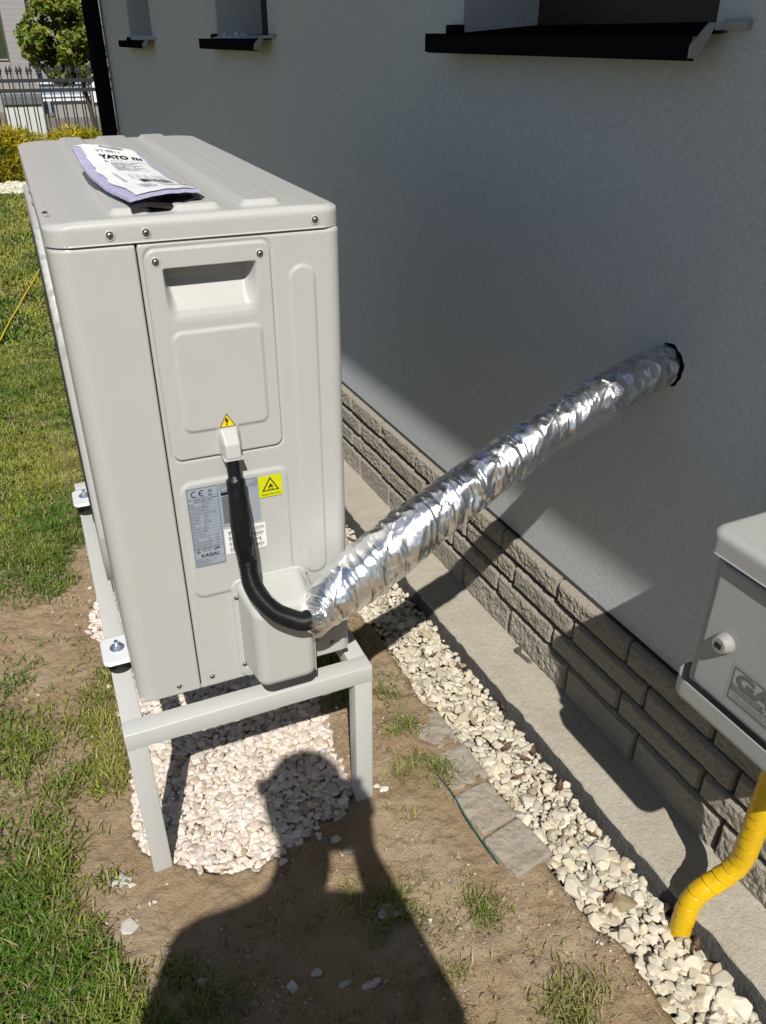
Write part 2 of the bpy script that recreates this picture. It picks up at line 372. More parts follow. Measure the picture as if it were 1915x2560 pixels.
# ---------------------------------------------------------------- stones
def hull_stone(seed, k=15, flat=.48):
    r_ = np.random.default_rng(seed); p = r_.normal(size=(k, 3)); p /= np.linalg.norm(p, axis=1)[:, None]
    p *= r_.uniform(.8, 1.05, (k, 1)); p *= np.array([1, r_.uniform(.62, .95), flat * r_.uniform(.8, 1.15)])
    bm = bmesh.new()
    for q in p: bm.verts.new(q)
    r2 = bmesh.ops.convex_hull(bm, input=bm.verts[:]); bmesh.ops.delete(bm, geom=[e for e in r2['geom_interior'] if isinstance(e, bmesh.types.BMVert)], context='VERTS')
    bmesh.ops.bevel(bm, geom=bm.edges[:], offset=.09, segments=1, affect='EDGES', clamp_overlap=True)
    bmesh.ops.triangulate(bm, faces=bm.faces[:]); bm.verts.index_update()
    V = np.array([v.co[:] for v in bm.verts]); F = np.array([[v.index for v in f.verts] for f in bm.faces]); bm.free()
    return V, F
LIB = [hull_stone(100 + i, 18 + i % 8) for i in range(26)]
def crumb(seed):
    r_ = np.random.default_rng(seed); p = r_.normal(size=(9, 3)); p /= np.linalg.norm(p, axis=1)[:, None]; p *= np.array([1, .85, .7]); bm = bmesh.new()
    for q in p: bm.verts.new(q)
    bmesh.ops.convex_hull(bm, input=bm.verts[:]); bm.verts.index_update(); V = np.array([v.co[:] for v in bm.verts]); F = np.array([[v.index for v in f.verts] for f in bm.faces if len(f.verts) == 3]); bm.free()
    return V, F
LIB2 = [crumb(900 + i) for i in range(12)]
def scatter(pts, size, cols, tilt=.5, seed=0, LIB=LIB):
    """pts (n,3), size (n,) -> merged mesh"""
    r_ = np.random.default_rng(seed); Vs, Fs, Cs = [], [], []; k = 0
    for i in range(len(pts)):
        V, F = LIB[r_.integers(len(LIB))]
        a, b, c = r_.uniform(0, 6.28), r_.normal() * tilt, r_.normal() * tilt
        Rz = np.array([[math.cos(a), -math.sin(a), 0], [math.sin(a), math.cos(a), 0], [0, 0, 1]])
        Rx = np.array([[1, 0, 0], [0, math.cos(b), -math.sin(b)], [0, math.sin(b), math.cos(b)]])
        Ry = np.array([[math.cos(c), 0, math.sin(c)], [0, 1, 0], [-math.sin(c), 0, math.cos(c)]])
        Vs.append((V * size[i]) @ (Rz @ Rx @ Ry).T + pts[i]); Fs.append(F + k); Cs.append(np.repeat(cols[i][None], len(V), 0)); k += len(V)
    return np.vstack(Vs), np.vstack(Fs), np.vstack(Cs)
def stone_cols(n, base, seed):
    r_ = np.random.default_rng(seed); b = r_.uniform(.78, 1.08, (n, 1)); t = r_.uniform(0, 1, (n, 1))
    c = base * b; c = c * (1 - .5 * t ** 2 * np.array([.12, .2, .42])); odd = r_.uniform(size=n) < .06
    c[odd] *= np.array([.68, .62, .52]); gr = r_.uniform(size=n) < .05; c[gr] *= np.array([.74, .74, .76]); return np.clip(c, 0, .86)
def bed():
    s = .0138; P = []
    for lay, zz in ((0, -.010), (1, -.003), (2, .002)):
        xs, ys = np.meshgrid(np.arange(-.10, .47, s), np.arange(-.14, 1.14, s), indexing='ij')
        x = xs.ravel() + R.uniform(-.55, .55, xs.size) * s; y = ys.ravel() + R.uniform(-.55, .55, xs.size) * s
        k = bed_mask(x, y) > (-.004 if lay == 0 else .003); x, y = x[k], y[k]
        z = zz + R.uniform(-.003, .003, len(x)); P.append(np.stack([x, y, z], 1))
    P = np.vstack(P)
    # spill just outside the edge
    e = np.stack([R.uniform(-.13, .48, 4000), R.uniform(-.16, 1.1, 4000)], 1); m_ = bed_mask(e[:, 0], e[:, 1]); k = (m_ < 0) & (m_ > -.05) & (R.uniform(size=4000) < .13 * np.exp(m_ / .016))
    e = e[k]; P = np.vstack([P, np.c_[e, ground_z(e[:, 0], e[:, 1]) + .004]])
    size = np.clip(R.lognormal(math.log(.0102), .32, len(P)), .0045, .0185)
    V, F, cl = scatter(P, size, stone_cols(len(P), np.array([.74, .665, .615]), 5), .13, 6)
    o = np_obj('gravel', V, F, m_gravel, smooth=False, col=cl, loc=(.18, .4, 0))
    tag(o, 'bed of small whitish gravel under the metal stand', 'gravel', kind='stuff')
bed()
def strip():
    s = .0175; P = []
    for lay, zz in ((0, -.044), (1, -.032), (2, -.024)):
        xs, ys = np.meshgrid(np.arange(.55, 1.0, s), np.arange(-1.2, 4.2, s), indexing='ij')
        x = xs.ravel() + R.uniform(-.55, .55, xs.size) * s; y = ys.ravel() + R.uniform(-.55, .55, xs.size) * s
        k = strip_mask(x, y) > (0.0 if lay == 0 else .008); k &= ~((lay == 2) & (fbm(x * 9, y * 9, seed=61, o=2) > .35)); x, y = x[k], y[k]
        z = zz + R.uniform(-.005, .007, len(x)); P.append(np.stack([x, y, z], 1))
    P = np.vstack(P); big = .0118 + .0035 * ss(-.1, -.6, P[:, 1])
    size = np.clip(big * .95 * R.lognormal(0, .36, len(P)), .005, .032)
    V, F, cl = scatter(P, size, stone_cols(len(P), np.array([.62, .575, .485]), 8), .38, 9)
    o = np_obj('gravel', V, F, m_gravel, smooth=False, col=cl, loc=(.8, .4, 0))
    tag(o, 'long strip of coarse cream gravel between soil and footing', 'gravel', kind='stuff')
strip()

m_clod = mat('soil_crumbs', (1, 1, 1), .97, spec=.1, attr='col', bump=(300, .5, .002))
def clods():
    n = 90000; x = R.uniform(-.55, .78, n); y = R.uniform(-.9, 1.6, n)
    k = (bed_mask(x, y) < -.012) & (strip_mask(x, y) < .0) & (R.uniform(size=n) < np.clip(.25 + .8 * fbm(x * 8, y * 8, seed=66, o=3), 0, 1)) & (WX - (x * WN[0] + y * WN[1]) > .19); x, y = x[k], y[k]
    sz = np.clip(R.lognormal(math.log(.0019), .60, len(x)), .0009, .0095); c = np.array([.325, .245, .165]) * R.uniform(.6, 1.2, (len(x), 1)); p = R.uniform(size=len(x)) < .07; c[p] = np.array([.55, .50, .43]) * R.uniform(.7, 1.1, (int(p.sum()), 1))
    V, F, cl = scatter(np.stack([x, y, ground_z(x, y) + sz * .25], 1), sz, c, .6, 12, LIB2); o = np_obj('soil_crumbs', V, F, m_clod, smooth=False, col=cl, loc=(.1, .2, 0))
    tag(o, 'crumbs of soil and grit strewn over the bare ground', 'soil crumbs', kind='stuff')
clods()

# ================================================================ GRASS
def blades(n, box, height, wid, seed, far=False, base=((.080, .150, .016), (.27, .28, .045))):
    r_ = np.random.default_rng(seed); x = r_.uniform(box[0], box[1], n); y = r_.uniform(box[2], box[3], n)
    m_ = grass_mask(x, y); k = r_.uniform(size=n) < m_ * 1.1; x, y, m_ = x[k], y[k], m_[k]
    k = (WX - (x * WN[0] + y * WN[1])) > .2; x, y, m_ = x[k], y[k], m_[k]; n = len(x)
    z = ground_z(x, y); a = r_.uniform(0, 2 * math.pi, n); h = height * r_.uniform(.4, 1.25, n) * (.55 + .6 * m_); wd_ = wid * r_.uniform(.6, 1.3, n)
    lean = r_.uniform(.25, 1.25, n); dx, dy = np.cos(a), np.sin(a); sx_, sy_ = -dy, dx
    c1 = r_.uniform(size=(n, 1)); hue = np.clip(.5 + .9 * fbm(x * 2.6, y * 2.6, seed=71), 0, 1)[:, None]
    cg = np.array(base[0]) * (1 - hue * .75) + np.array(base[1]) * hue * .75; cg = cg * (.55 + .8 * c1)
    dead = r_.uniform(size=n) < .15; cg[dead] = np.array([.36, .29, .15]) * (.5 + .6 * c1[dead])
    p = []
    for (t, ww, hh) in ((0, 1, 0), (.45, .85, .55), (1.0, .08, 1.0)):
        out = lean * h * t ** 1.6 * .9; zz = z + h * hh * (1 - .35 * lean * t) * .8 - (.003 if t == 0 else 0)
        for s_ in (-1, 1):
            p.append(np.stack([x + dx * out + sx_ * s_ * wd_ * ww / 2, y + dy * out + sy_ * s_ * wd_ * ww / 2, np.maximum(zz, z + .002 * t)], 1))
    V = np.stack(p, 1).reshape(-1, 3); b = np.arange(n)[:, None] * 6
    F = np.vstack([b + np.array([0, 1, 3, 2]), b + np.array([2, 3, 5, 4])])
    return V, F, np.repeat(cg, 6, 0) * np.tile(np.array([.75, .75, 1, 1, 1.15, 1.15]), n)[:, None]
def lawn(name, parts, label, loc):
    Vs, Fs, Cs = [], [], []; k = 0
    for V, F, c in parts: Vs.append(V); Fs.append(F + k); Cs.append(c); k += len(V)
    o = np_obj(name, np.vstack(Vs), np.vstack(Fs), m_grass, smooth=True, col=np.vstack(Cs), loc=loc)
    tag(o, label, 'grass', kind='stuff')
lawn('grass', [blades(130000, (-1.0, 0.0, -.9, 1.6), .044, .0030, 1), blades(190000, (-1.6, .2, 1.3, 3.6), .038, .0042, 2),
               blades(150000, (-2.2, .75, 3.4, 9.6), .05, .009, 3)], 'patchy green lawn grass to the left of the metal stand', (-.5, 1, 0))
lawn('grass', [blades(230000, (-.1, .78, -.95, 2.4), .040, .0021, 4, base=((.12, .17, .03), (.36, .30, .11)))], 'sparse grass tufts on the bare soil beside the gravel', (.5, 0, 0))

# ================================================================ HOUSE
house = thing('house', 'grey plastered house with a split-face brick plinth and dark window sills', 'house', tuple(w2(2., 0, 0).tolist()))
HOLE = (-.0825, .9565, .0412)
WINS = [(-.047, .756), (2.236, 2.966), (4.46, 5.18)]; WZ = (1.502, 2.75)
def wall():
    t0, t1, zb_, zt_ = -5.0, 6.36, .338, 3.2
    mb = MB(); fr = lambda T, o, z: w2(T, o, z)
    ts = [t0]; 
    zs = [zb_, HOLE[1] - .1, HOLE[1] + .1, WZ[0], WZ[1], zt_]
    for j in range(len(zs) - 1):
        cuts = sorted([t0, t1] + ([HOLE[0] - .1, HOLE[0] + .1] if j == 1 else [a for q in WINS for a in q]))
        for i in range(len(cuts) - 1):
            a, b, c, d = cuts[i], cuts[i + 1], zs[j], zs[j + 1]; mt, mz = (a + b) / 2, (c + d) / 2
            if any(q[0] < mt < q[1] for q in WINS) and WZ[0] < mz < WZ[1]: continue
            if abs(mt - HOLE[0]) < .1 and abs(mz - HOLE[1]) < .1:
                an = np.radians(np.arange(0, 360, 7.5)); n_ = len(an)
                hr = HOLE[2] * (1 + .03 * np.sin(an * 5) + .03 * np.sin(an * 11 + 1))
                ci = np.stack([HOLE[0] + hr * np.cos(an), HOLE[1] + hr * np.sin(an)], 1)
                m_ = np.maximum(abs(np.cos(an)), abs(np.sin(an)))
                # outer border follows the cell
                ox, oz = np.clip(mt + (b - a) / 2 * np.cos(an) / m_, a, b), np.clip(mz + .1 * np.sin(an) / m_, c, d)
                V = [fr(*v) for v in zip(ci[:, 0], 0 * an, ci[:, 1])] + [fr(*v) for v in zip(ox, 0 * an, oz)] + [fr(*v) for v in zip(ci[:, 0], 0 * an - .25, ci[:, 1])]
                F = [(k, (k + 1) % n_, n_ + (k + 1) % n_, n_ + k) for k in range(n_)]
                mb.add(V, F); mb.add(V, [(k, 2 * n_ + k, 2 * n_ + (k + 1) % n_, (k + 1) % n_) for k in range(n_)], 1); continue
            mb.add([fr(a, 0, c), fr(b, 0, c), fr(b, 0, d), fr(a, 0, d)], [(0, 1, 2, 3)])
    for (a, b) in WINS:                       # reveals
        q = [(a, WZ[0]), (b, WZ[0]), (b, WZ[1]), (a, WZ[1])]
        for k in range(4):
            (p0, z0), (p1, z1) = q[k], q[(k + 1) % 4]
            mb.add([fr(p0, 0, z0), fr(p1, 0, z1), fr(p1, -.3, z1), fr(p0, -.3, z0)], [(0, 1, 2, 3)])
    mb.add([fr(t1, 0, zb_), fr(t1, -1.0, zb_), fr(t1, -1.0, zt_), fr(t1, 0, zt_), fr(t1, -6, zb_), fr(t1, -6, zt_), fr(t0, 0, zb_), fr(t0, -6, zb_), fr(t0, -6, zt_), fr(t0, 0, zt_)], [(0, 1, 2, 3), (1, 4, 5, 2), (6, 7, 8, 9)])
    mb.add([fr(t0, 0, zb_), fr(t1, 0, zb_), fr(t1, -.06, zb_), fr(t0, -.06, zb_)], [(0, 1, 2, 3)])
    mb.obj('wall', [m_wall, m_gap], house)
wall()
# windows: frame, glass
for (a, b) in WINS:
    mb = MB(); fr = lambda T, o, z: w2(T, o, z)
    for (x0, x1, z0, z1) in ((a, a + .07, WZ[0], WZ[1]), (b - .07, b, WZ[0], WZ[1]), (a + .07, b - .07, WZ[0], WZ[0] + .08), (a + .07, b - .07, WZ[1] - .07, WZ[1])):
        mb.box((x0, -.27, z0), (x1, -.21, z1), 0, fr)
    wf = mb.obj('window', m_winf, house)
    MB().box((a + .07, -.25, WZ[0] + .08), (b - .07, -.242, WZ[1] - .07), 0, fr).obj('pane', m_glass, wf)
def sill(a, b, zt_, off):
    """folded metal sill: sloping top, front lip, upstand at the far end, pale end cap at the near end"""
    fr = lambda T, o, z: w2(T, o, z)
    mb = MB(); z1 = zt_ + .012
    mb.box((a, off - .004, zt_ - .034), (b, off, zt_), 0, fr)
    V = [fr(a, -.2, z1 + .01), fr(b, -.2, z1 + .01), fr(b, off, zt_), fr(a, off, zt_), fr(a, -.2, z1 + .007), fr(b, -.2, z1 + .007), fr(b, off - .004, zt_ - .003), fr(a, off - .004, zt_ - .003)]
    mb.add(V, [(0, 1, 2, 3), (7, 6, 5, 4), (0, 4, 5, 1), (3, 2, 6, 7)])
    mb.box((a, off - .014, zt_ - .036), (b, off - .004, zt_ - .0325), 0, fr)
    mb.box((b - .003, -.01, zt_ - .034), (b + .002, off + .002, zt_ + .004), 0, fr)
    mb.box((b - .05, .0, zt_ + .0), (b + .004, .02, zt_ + .022), 0, fr)
    s = mb.obj('sill', m_sill, house)
    MB().add([fr(a - .002, off + .001, zt_ - .032), fr(a - .002, off + .001, zt_ - .014), fr(a - .002, off - .030, zt_ + .016), fr(a - .002, off - .045, zt_ + .016), fr(a - .002, off - .016, zt_ - .030),
              fr(a - .006, off + .001, zt_ - .032), fr(a - .006, off + .001, zt_ - .014), fr(a - .006, off - .030, zt_ + .016), fr(a - .006, off - .045, zt_ + .016), fr(a - .006, off - .016, zt_ - .030)],
             [(0, 1, 2, 3, 4), (9, 8, 7, 6, 5), (0, 5, 6, 1), (1, 6, 7, 2), (2, 7, 8, 3), (3, 8, 9, 4), (4, 9, 5, 0)]).obj('end_cap', m_sillend, s)
    MB().box((a - .048, .001, zt_ + .006), (a - .001, .016, zt_ + .020), 0, fr, bev=.003).obj('corner_piece', m_sillend, s)
sill(-.075, .80, 1.499, .075); sill(2.19, 3.02, 1.486, .075); sill(4.41, 5.235, 1.474, .075)
# roof overhang and gutter
def roof():
    fr = lambda T, o, z: w2(T, o, z)
    E0 = .765
    def zt(T): return 2.955 - .025 * T * .8
    V = []
    for T in (-6.0, 7.4):
        V += [fr(T, E0, zt(T)), fr(T, E0, zt(T) + .16), fr(T, -3.2, zt(T) + 2.4), fr(T, -.2, zt(T))]
    mb = MB(); mb.add(V, [(0, 1, 2, 3), (7, 6, 5, 4), (0, 4, 5, 1), (1, 5, 6, 2), (0, 3, 7, 4)])
    rf = mb.obj('roof', m_sill, house)
roof()
# downpipe at the corner
mb = MB(); P = [w2(6.30, .075, z) for z in np.linspace(.02, 3.0, 12)]
mb.tube(P, .062, 20); dp = mb.obj('downpipe', m_sill, house, smooth=True)
for z in (.7, 2.0):
    mb = MB(); mb.tube([w2(6.30, .075, z), w2(6.30, .075, z + .03)], .067, 20); mb.obj('bracket', m_sill, dp)

# split-face brick plinth
def plinth():
    Vs, Fs = [], []; k = 0; rr = np.random.default_rng(31)
    joints = [(.270, .335, -.153, 0), (.197, .262, -.222, 1), (.124, .189, -.150, 2), (.022, .116, -.222, 3)]
    for z0, z1, ph, row in joints:
        t = ph - .262 * 12
        while t < 6.1:
            ln = .262
            if row == 0: ln = .2625
            a, b = t + .0045, t + ln - .0045
            near = -1.2 < t < 2.0; nu, nv = (64, 18) if near else (8, 3)
            if t > 3.2: nu, nv = (5, 3)
            u = np.linspace(0, 1, nu); v = np.linspace(0, 1, nv); U_, V_ = np.meshgrid(u, v, indexing='ij')
            T = a + U_ * (b - a); z = z0 + .003 + V_ * (z1 - z0 - .006); amp = rr.uniform(.6, 1.25)
            e = np.minimum(np.minimum(U_ * (b - a), (1 - U_) * (b - a)), np.minimum(V_, 1 - V_) * (z1 - z0))
            off = .015 + .011 * ss(0, .006, e) + amp * .0021 * fbm(T * 30 + row * 7, z * 34, row * 3.1, o=3, seed=81, g=.6) * ss(0, .014, e) + amp * .0022 * fbm(T * 130, z * 130, row * 3.1, o=2, seed=83, g=.8) * ss(0, .014, e) + amp * .0006 * (1 - 2 * np.abs(fbm(T * 14 + 50 * row, z * 55 + T * 30, o=2, seed=85))) * ss(0, .014, e) + rr.uniform(-.002, .002)
            if not near: off = off * .5 + .012
            # border skirts back to the mortar
            Tp = np.pad(T, 1, mode='edge'); zp = np.pad(z, 1, mode='edge'); op = np.pad(off, 1, constant_values=.002)
            z_j = .0015 * fbm(Tp * 30, zp * 10, seed=88); P = w2(Tp, op, zp + z_j * 0).reshape(-1, 3)
            F = grid_faces(nu + 2, nv + 2); Vs.append(P); Fs.append(F + k); k += len(P); t += ln
    o = np_obj('plinth', np.vstack(Vs), np.vstack(Fs), m_brick, house, smooth=False)
    MB().add([w2(-4, .006, -.1), w2(6.36, .006, -.1), w2(6.36, .006, .336), w2(-4, .006, .336), w2(-4, -.05, .336), w2(6.36, -.05, .336)], [(0, 1, 2, 3), (3, 2, 5, 4)]).obj('mortar', m_mortar, o)
plinth()

# ================================================================ STAND
ZF, W_ = .392, .0387; XL, XR, YN, YF = -.0393, .452, -.025, 1.025
stand = thing('metal_stand', 'pale grey welded square-tube stand carrying the outdoor unit', 'stand', ((XL + XR) / 2, .5, 0))
def bar(name, lo, hi): return MB().box(lo, hi, bev=.0020).obj(name, m_frame, stand, smooth=True)
bar('rail', (XL, YN, ZF - W_), (XL + W_, YF, ZF)); bar('rail', (XR - W_, YN, ZF - W_), (XR, YF, ZF))
bar('crossbar', (XL - .0004, YN - .0006, ZF - W_), (XR + .0004, YN + W_, ZF + .0006)); bar('crossbar', (XL - .0004, YF - W_, ZF - W_), (XR + .0004, YF + .0006, ZF + .0006))
for x0 in (XL + .0002, XR - W_ + .0002):
    for y0 in (YN + .0002, YF - W_ + .0002):
        bar('leg', (x0, y0, -.08), (x0 + W_ - .0004, y0 + W_ - .0004, ZF - W_ + .003))

# ================================================================ HEAT PUMP
ZB, ZT, D, L = .432, 1.282, .4166, 1.066; ZS = 1.2500
unit = thing('heat_pump', 'pale grey outdoor heat pump unit on a metal stand beside the wall', 'heat pump', (D / 2, L / 2, ZB))
# shell outline
def outline():
    pts = []; r1, r2 = .030, .022
    for y in np.linspace(L - .03, r1, 40): pts.append((0, y, -1, 0))
    for a in np.linspace(0, math.pi / 2, 14)[1:-1]: pts.append((r1 - r1 * math.cos(a), r1 - r1 * math.sin(a), -math.cos(a), -math.sin(a)))
    i0 = len(pts)
    for x in np.arange(r1, D - r2 + 1e-9, .0016): pts.append((x, 0, 0, -1))
    for a in np.linspace(0, math.pi / 2, 14)[1:-1]: pts.append((D - r2 + r2 * math.sin(a), r2 - r2 * math.cos(a), math.sin(a), -math.cos(a)))
    for y in np.linspace(r2, L - .03, 40): pts.append((D, y, 1, 0))
    return np.array(pts)
OUT = outline()
def face_h(x, z):
    h = 0 * x
    def plate(x0, x1, z0, z1, rc, hh, bv): return hh * ss(bv / 2, -bv / 2, rbox(x, z, x0, x1, z0, z1, rc))
    h = h + plate(.331, .370, .640, 1.198, .0195, .0026, .0055)        # long rib
    h = h + plate(.127, .306, .641, .868, .018, .0030, .0075)          # label field
    h = h - .0025 * ss(.004, -.001, np.abs(rbox(x, z, .1235, .303, .9105, 1.2395, .014)) - .0008)  # gap round the cover
    h = h - .046 * ss(.003, -.003, rbox(x, z, .133, .293, .935, 1.230, .01))
    return h
zs_ = np.arange(ZB, ZS + 1e-9, .0022); zs_[-1] = ZS
def shell(name, sel, seam_end, seam_start, parent):
    o = OUT[sel]; n_ = len(o); X_, Z_ = np.meshgrid(o[:, 0], zs_, indexing='ij')
    Yb = np.repeat(o[:, 1:2], len(zs_), 1); face = (np.repeat(o[:, 3:4], len(zs_), 1) < -.999)
    h = np.where(face, face_h(X_, Z_), 0); h[:, -1] -= .004; h[:, -2] -= .0012; h[:, 0] -= .005; h[:, 1] -= .001
    if seam_end: h[-1] -= .006; h[-2] -= .0006
    if seam_start: h[0] -= .006; h[1] -= .0006
    # nearly invisible denting of the sheet
    h = h + .0004 * fbm(X_ * 7, Z_ * 5, seed=91, o=2) * face
    P = np.stack([X_ + h * o[:, 2:3], Yb + h * o[:, 3:4], Z_], -1).reshape(-1, 3)
    return np_obj(name, P, grid_faces(n_, len(zs_)), m_case, parent)
iS = int(np.argmin(np.abs(OUT[:, 0] - .1125) + (OUT[:, 3] > -.9) * 9))
front = shell('front_casing', slice(0, iS + 1), True, False, unit)
side = shell('side_panel', slice(iS + 1, len(OUT)), False, True, unit)
MB().box((.008, .055, ZB + .004), (D - .008, L - .012, ZT - .012)).obj('chassis', m_gap, unit)
MB().box((.004, .006, ZB - .001), (D - .004, L - .008, ZB + .006)).obj('base_plate', m_case, unit)
# bulged fan guard on the garden side
V, F = pillow(.80, .72, .20, .004, .010, .012)
Pg, F = place(V, F, (-.0095, .98, .505), (0, -1, 0), (0, 0, 1), (-1, 0, 0)); fg = np_obj('fan_guard', Pg, F, m_case, unit)
mb = MB()
for k in range(26):
    z = .56 + k * .024; hw = math.sqrt(max(.31 ** 2 - (z - .86) ** 2, 0.0))
    if hw > .02: mb.box((-.0115, .58 - hw, z), (-.0100, .58 + hw, z + .012))
mb.obj('grille', m_gap, fg)
# lid
def lid_h(x, y):
    k = 0 * x
    for (x0, x1) in ((.087, .147), (.1715, .2475), (.2715, .336)):
        k = k + .0080 * ss(.0045, -.0045, rbox(x, y, x0 + .004, x1 - .004, .030, 1.035, .012))
    k = k - .0028 * ss(.05, .0, x) - .0018 * ss(.36, .42, x)
    k = k + .0006 * fbm(x * 6, y * 3, seed=92, o=2)
    return k
V, F = pillow(D + .003, L + .003, .034, .0115, .032, .0030, lid_h, -.0015, -.0015)
P, F = place(V, F, (-.0015, -.0015, ZT), (1, 0, 0), (0, 1, 0), (0, 0, 1)); lid = np_obj('lid', P, F, m_case, unit)

def screw(c, N, r, parent, dimple=True):
    """pan-head cross screw seated in a dimple"""
    N = np.asarray(N, float); A = np.cross(N, [0, 0, 1.0]); A /= np.linalg.norm(A); B = np.cross(N, A); c = np.asarray(c, float)
    mb = MB(); n_ = 16; an = np.linspace(0, 2 * math.pi, n_, endpoint=False)
    ringv = lambda rr, h: [c + rr * (math.cos(a) * A + math.sin(a) * B) + h * N for a in an]
    def loft(rs, mi):
        V = []; F = []
        for (rr, h) in rs: V += ringv(rr, h)
        for i in range(len(rs) - 1):
            for j in range(n_): F.append((i * n_ + j, i * n_ + (j + 1) % n_, (i + 1) * n_ + (j + 1) % n_, (i + 1) * n_ + j))
        F.append([(len(rs) - 1) * n_ + j for j in range(n_)]); mb.add(V, F, mi)
    if dimple: loft([(r * 1.75, -.0002), (r * 1.5, .0007), (r * 1.25, .0002), (r * 1.2, -.0002)], 1)
    loft([(r * 1.18, -.001), (r * 1.12, .0006)], 2)
    loft([(r, .0005), (r * .97, .0014), (r * .75, .0022), (r * .4, .0026)], 0)
    for q in (0, 1):
        a_, b_ = (A, B) if q else (B, A)
        mb.add([c + s1 * r * .5 * a_ + s2 * r * .13 * b_ + .0029 * N for s1, s2 in ((-1, -1), (1, -1), (1, 1), (-1, 1))], [(0, 1, 2, 3)], 2)
    return mb.obj('screw', [m_screw, m_case, m_black], parent, smooth=True)
NY = (0, -1, 0)
for x, z in ((.082, 1.262), (.130, 1.262), (.374, 1.262)): screw((x, -.0022, z), NY, .0042, lid)
screw((.074, -.0005, .453), NY, .0042, front); screw((.136, -.0005, .456), NY, .0042, side); screw((.376, -.0005, .461), NY, .0042, side)
screw((-.0005 - .001, .30, 1.262), (-1, 0, 0), .004, lid); screw((-.0005 - .001, .42, 1.262), (-1, 0, 0), .004, lid)
# service cover with grip recess
def cover_h(x, z):
    k = .0026 * ss(.0035, -.0035, rbox(x, z, .1475, .2805, .958, 1.118, .012))
    # grip: steep at the top, long ramp at the bottom
    u0_, u1_ = .1465, .280
    wx_ = .006 + .009 * ss(1.21, 1.14, z)
    sx = ss(u0_ - .002, u0_ + wx_, x) * ss(u1_ + .002, u1_ - wx_ - .006, x)
    prof = np.interp(z, [1.133, 1.140, 1.150, 1.190, 1.2035, 1.2075, 1.212], [0, .0010, .0050, .0335, .0365, .034, 0])
    k = k - prof * sx
    # raised hood for the cable
    hx = ss(.195, .2035, x) * ss(.233, .2245, x); kz = np.interp(z, [.905, .915, .935, .952, .960], [.027, .027, .023, .007, 0])
    return k + kz * hx
V, F = pillow(.1785, .3275, .0135, .0028, .0055, .0014, cover_h, .1240, .9112)
P, F = place(V, F, (.1240, -.0030, .9112), (1, 0, 0), (0, 0, 1), NY); cover = np_obj('service_cover', P, F, m_case, unit)
MB().box((.1975, -.0300, .9085), (.2295, -.001, .9125), bev=.0012).obj('cable_hood', m_case, cover)
for x, z in ((.137, 1.222), (.287, 1.221)): screw((x, -.0032, z), NY, .0042, cover)
pr = Print((.2000, -.0058, .9588), (1, 0, 0), (0, 0, 1), NY, .0002)
pr.poly([(0, 0), (.026, 0), (.013, .0235)], 1); pr.poly([(.0021, .0013), (.0239, .0013), (.013, .0211)], 0, 1)
pr.poly([(.0150, .0155), (.0105, .0155), (.0092, .0098), (.0120, .0098), (.0110, .0048), (.0098, .0052), (.0118, .0024), (.0134, .0052), (.0122, .0050), (.0158, .0116), (.0128, .0116)], 1, 2)
tr = pr.obj('warning_triangle', [m_tri, m_black], cover); tr['label'] = 'yellow triangle with a black lightning bolt'

# valve cover
V, F = pillow(.141, .226, .020, .003, .005, .0022)
P, F = place(V, F, (.189, -.0058, .437), (1, 0, 0), (0, 0, 1), NY); vc = np_obj('valve_cover', P, F, m_case, unit)
V, F = pillow(.108, .176, .020, .018, .084, .0026)
V[:, 0] += .012 * 0; s_ = np.clip(-V[:, 2] / .084, 0, 1)[:, None]
V[:, 0] = V[:, 0] - (s_[:, 0] * .010) * (V[:, 0] < .054) + s_[:, 0] * .006 * (V[:, 0] >= .054); V[:, 1] = V[:, 1] + s_[:, 0] * .014 * (V[:, 1] > .09) - s_[:, 0] * .006 * (V[:, 1] < .09)
P, F = place(V, F, (.2085, -.0890, .468), (1, 0, 0), (0, 0, 1), NY); dome = np_obj('dome', P, F, m_case, vc)
MB().box((.3165, -.076, .47), (.3185, -.012, .642), bev=.0008).obj('edge_lip', m_case, dome)
V, F = pillow(.030, .034, .010, .002, .004, .002); P, F = place(V, F, (.319, -.0045, .448), (1, 0, 0), (0, 0, 1), NY); np_obj('tab', P, F, m_case, vc)
screw((.197, -.0062, .626), NY, .0042, vc); screw((.1985, -.0062, .470), NY, .0042, vc)
V, F = pillow(.018, .016, .0075, .002, .002, .001); P, F = place(V, F, (.1965, -.0066, .4455), (1, 0, 0), (0, 0, 1), NY); np_obj('blank_boss', P, F, m_case, vc)
mb = MB(); mb.tube(spline([(.327, -.0065, .652), (.332, -.0085, .645), (.333, -.010, .635), (.336, -.011, .622), (.331, -.011, .615), (.327, -.009, .625), (.327, -.008, .640)], 24), .0012, 8); mb.obj('clip', m_case, vc, smooth=True)

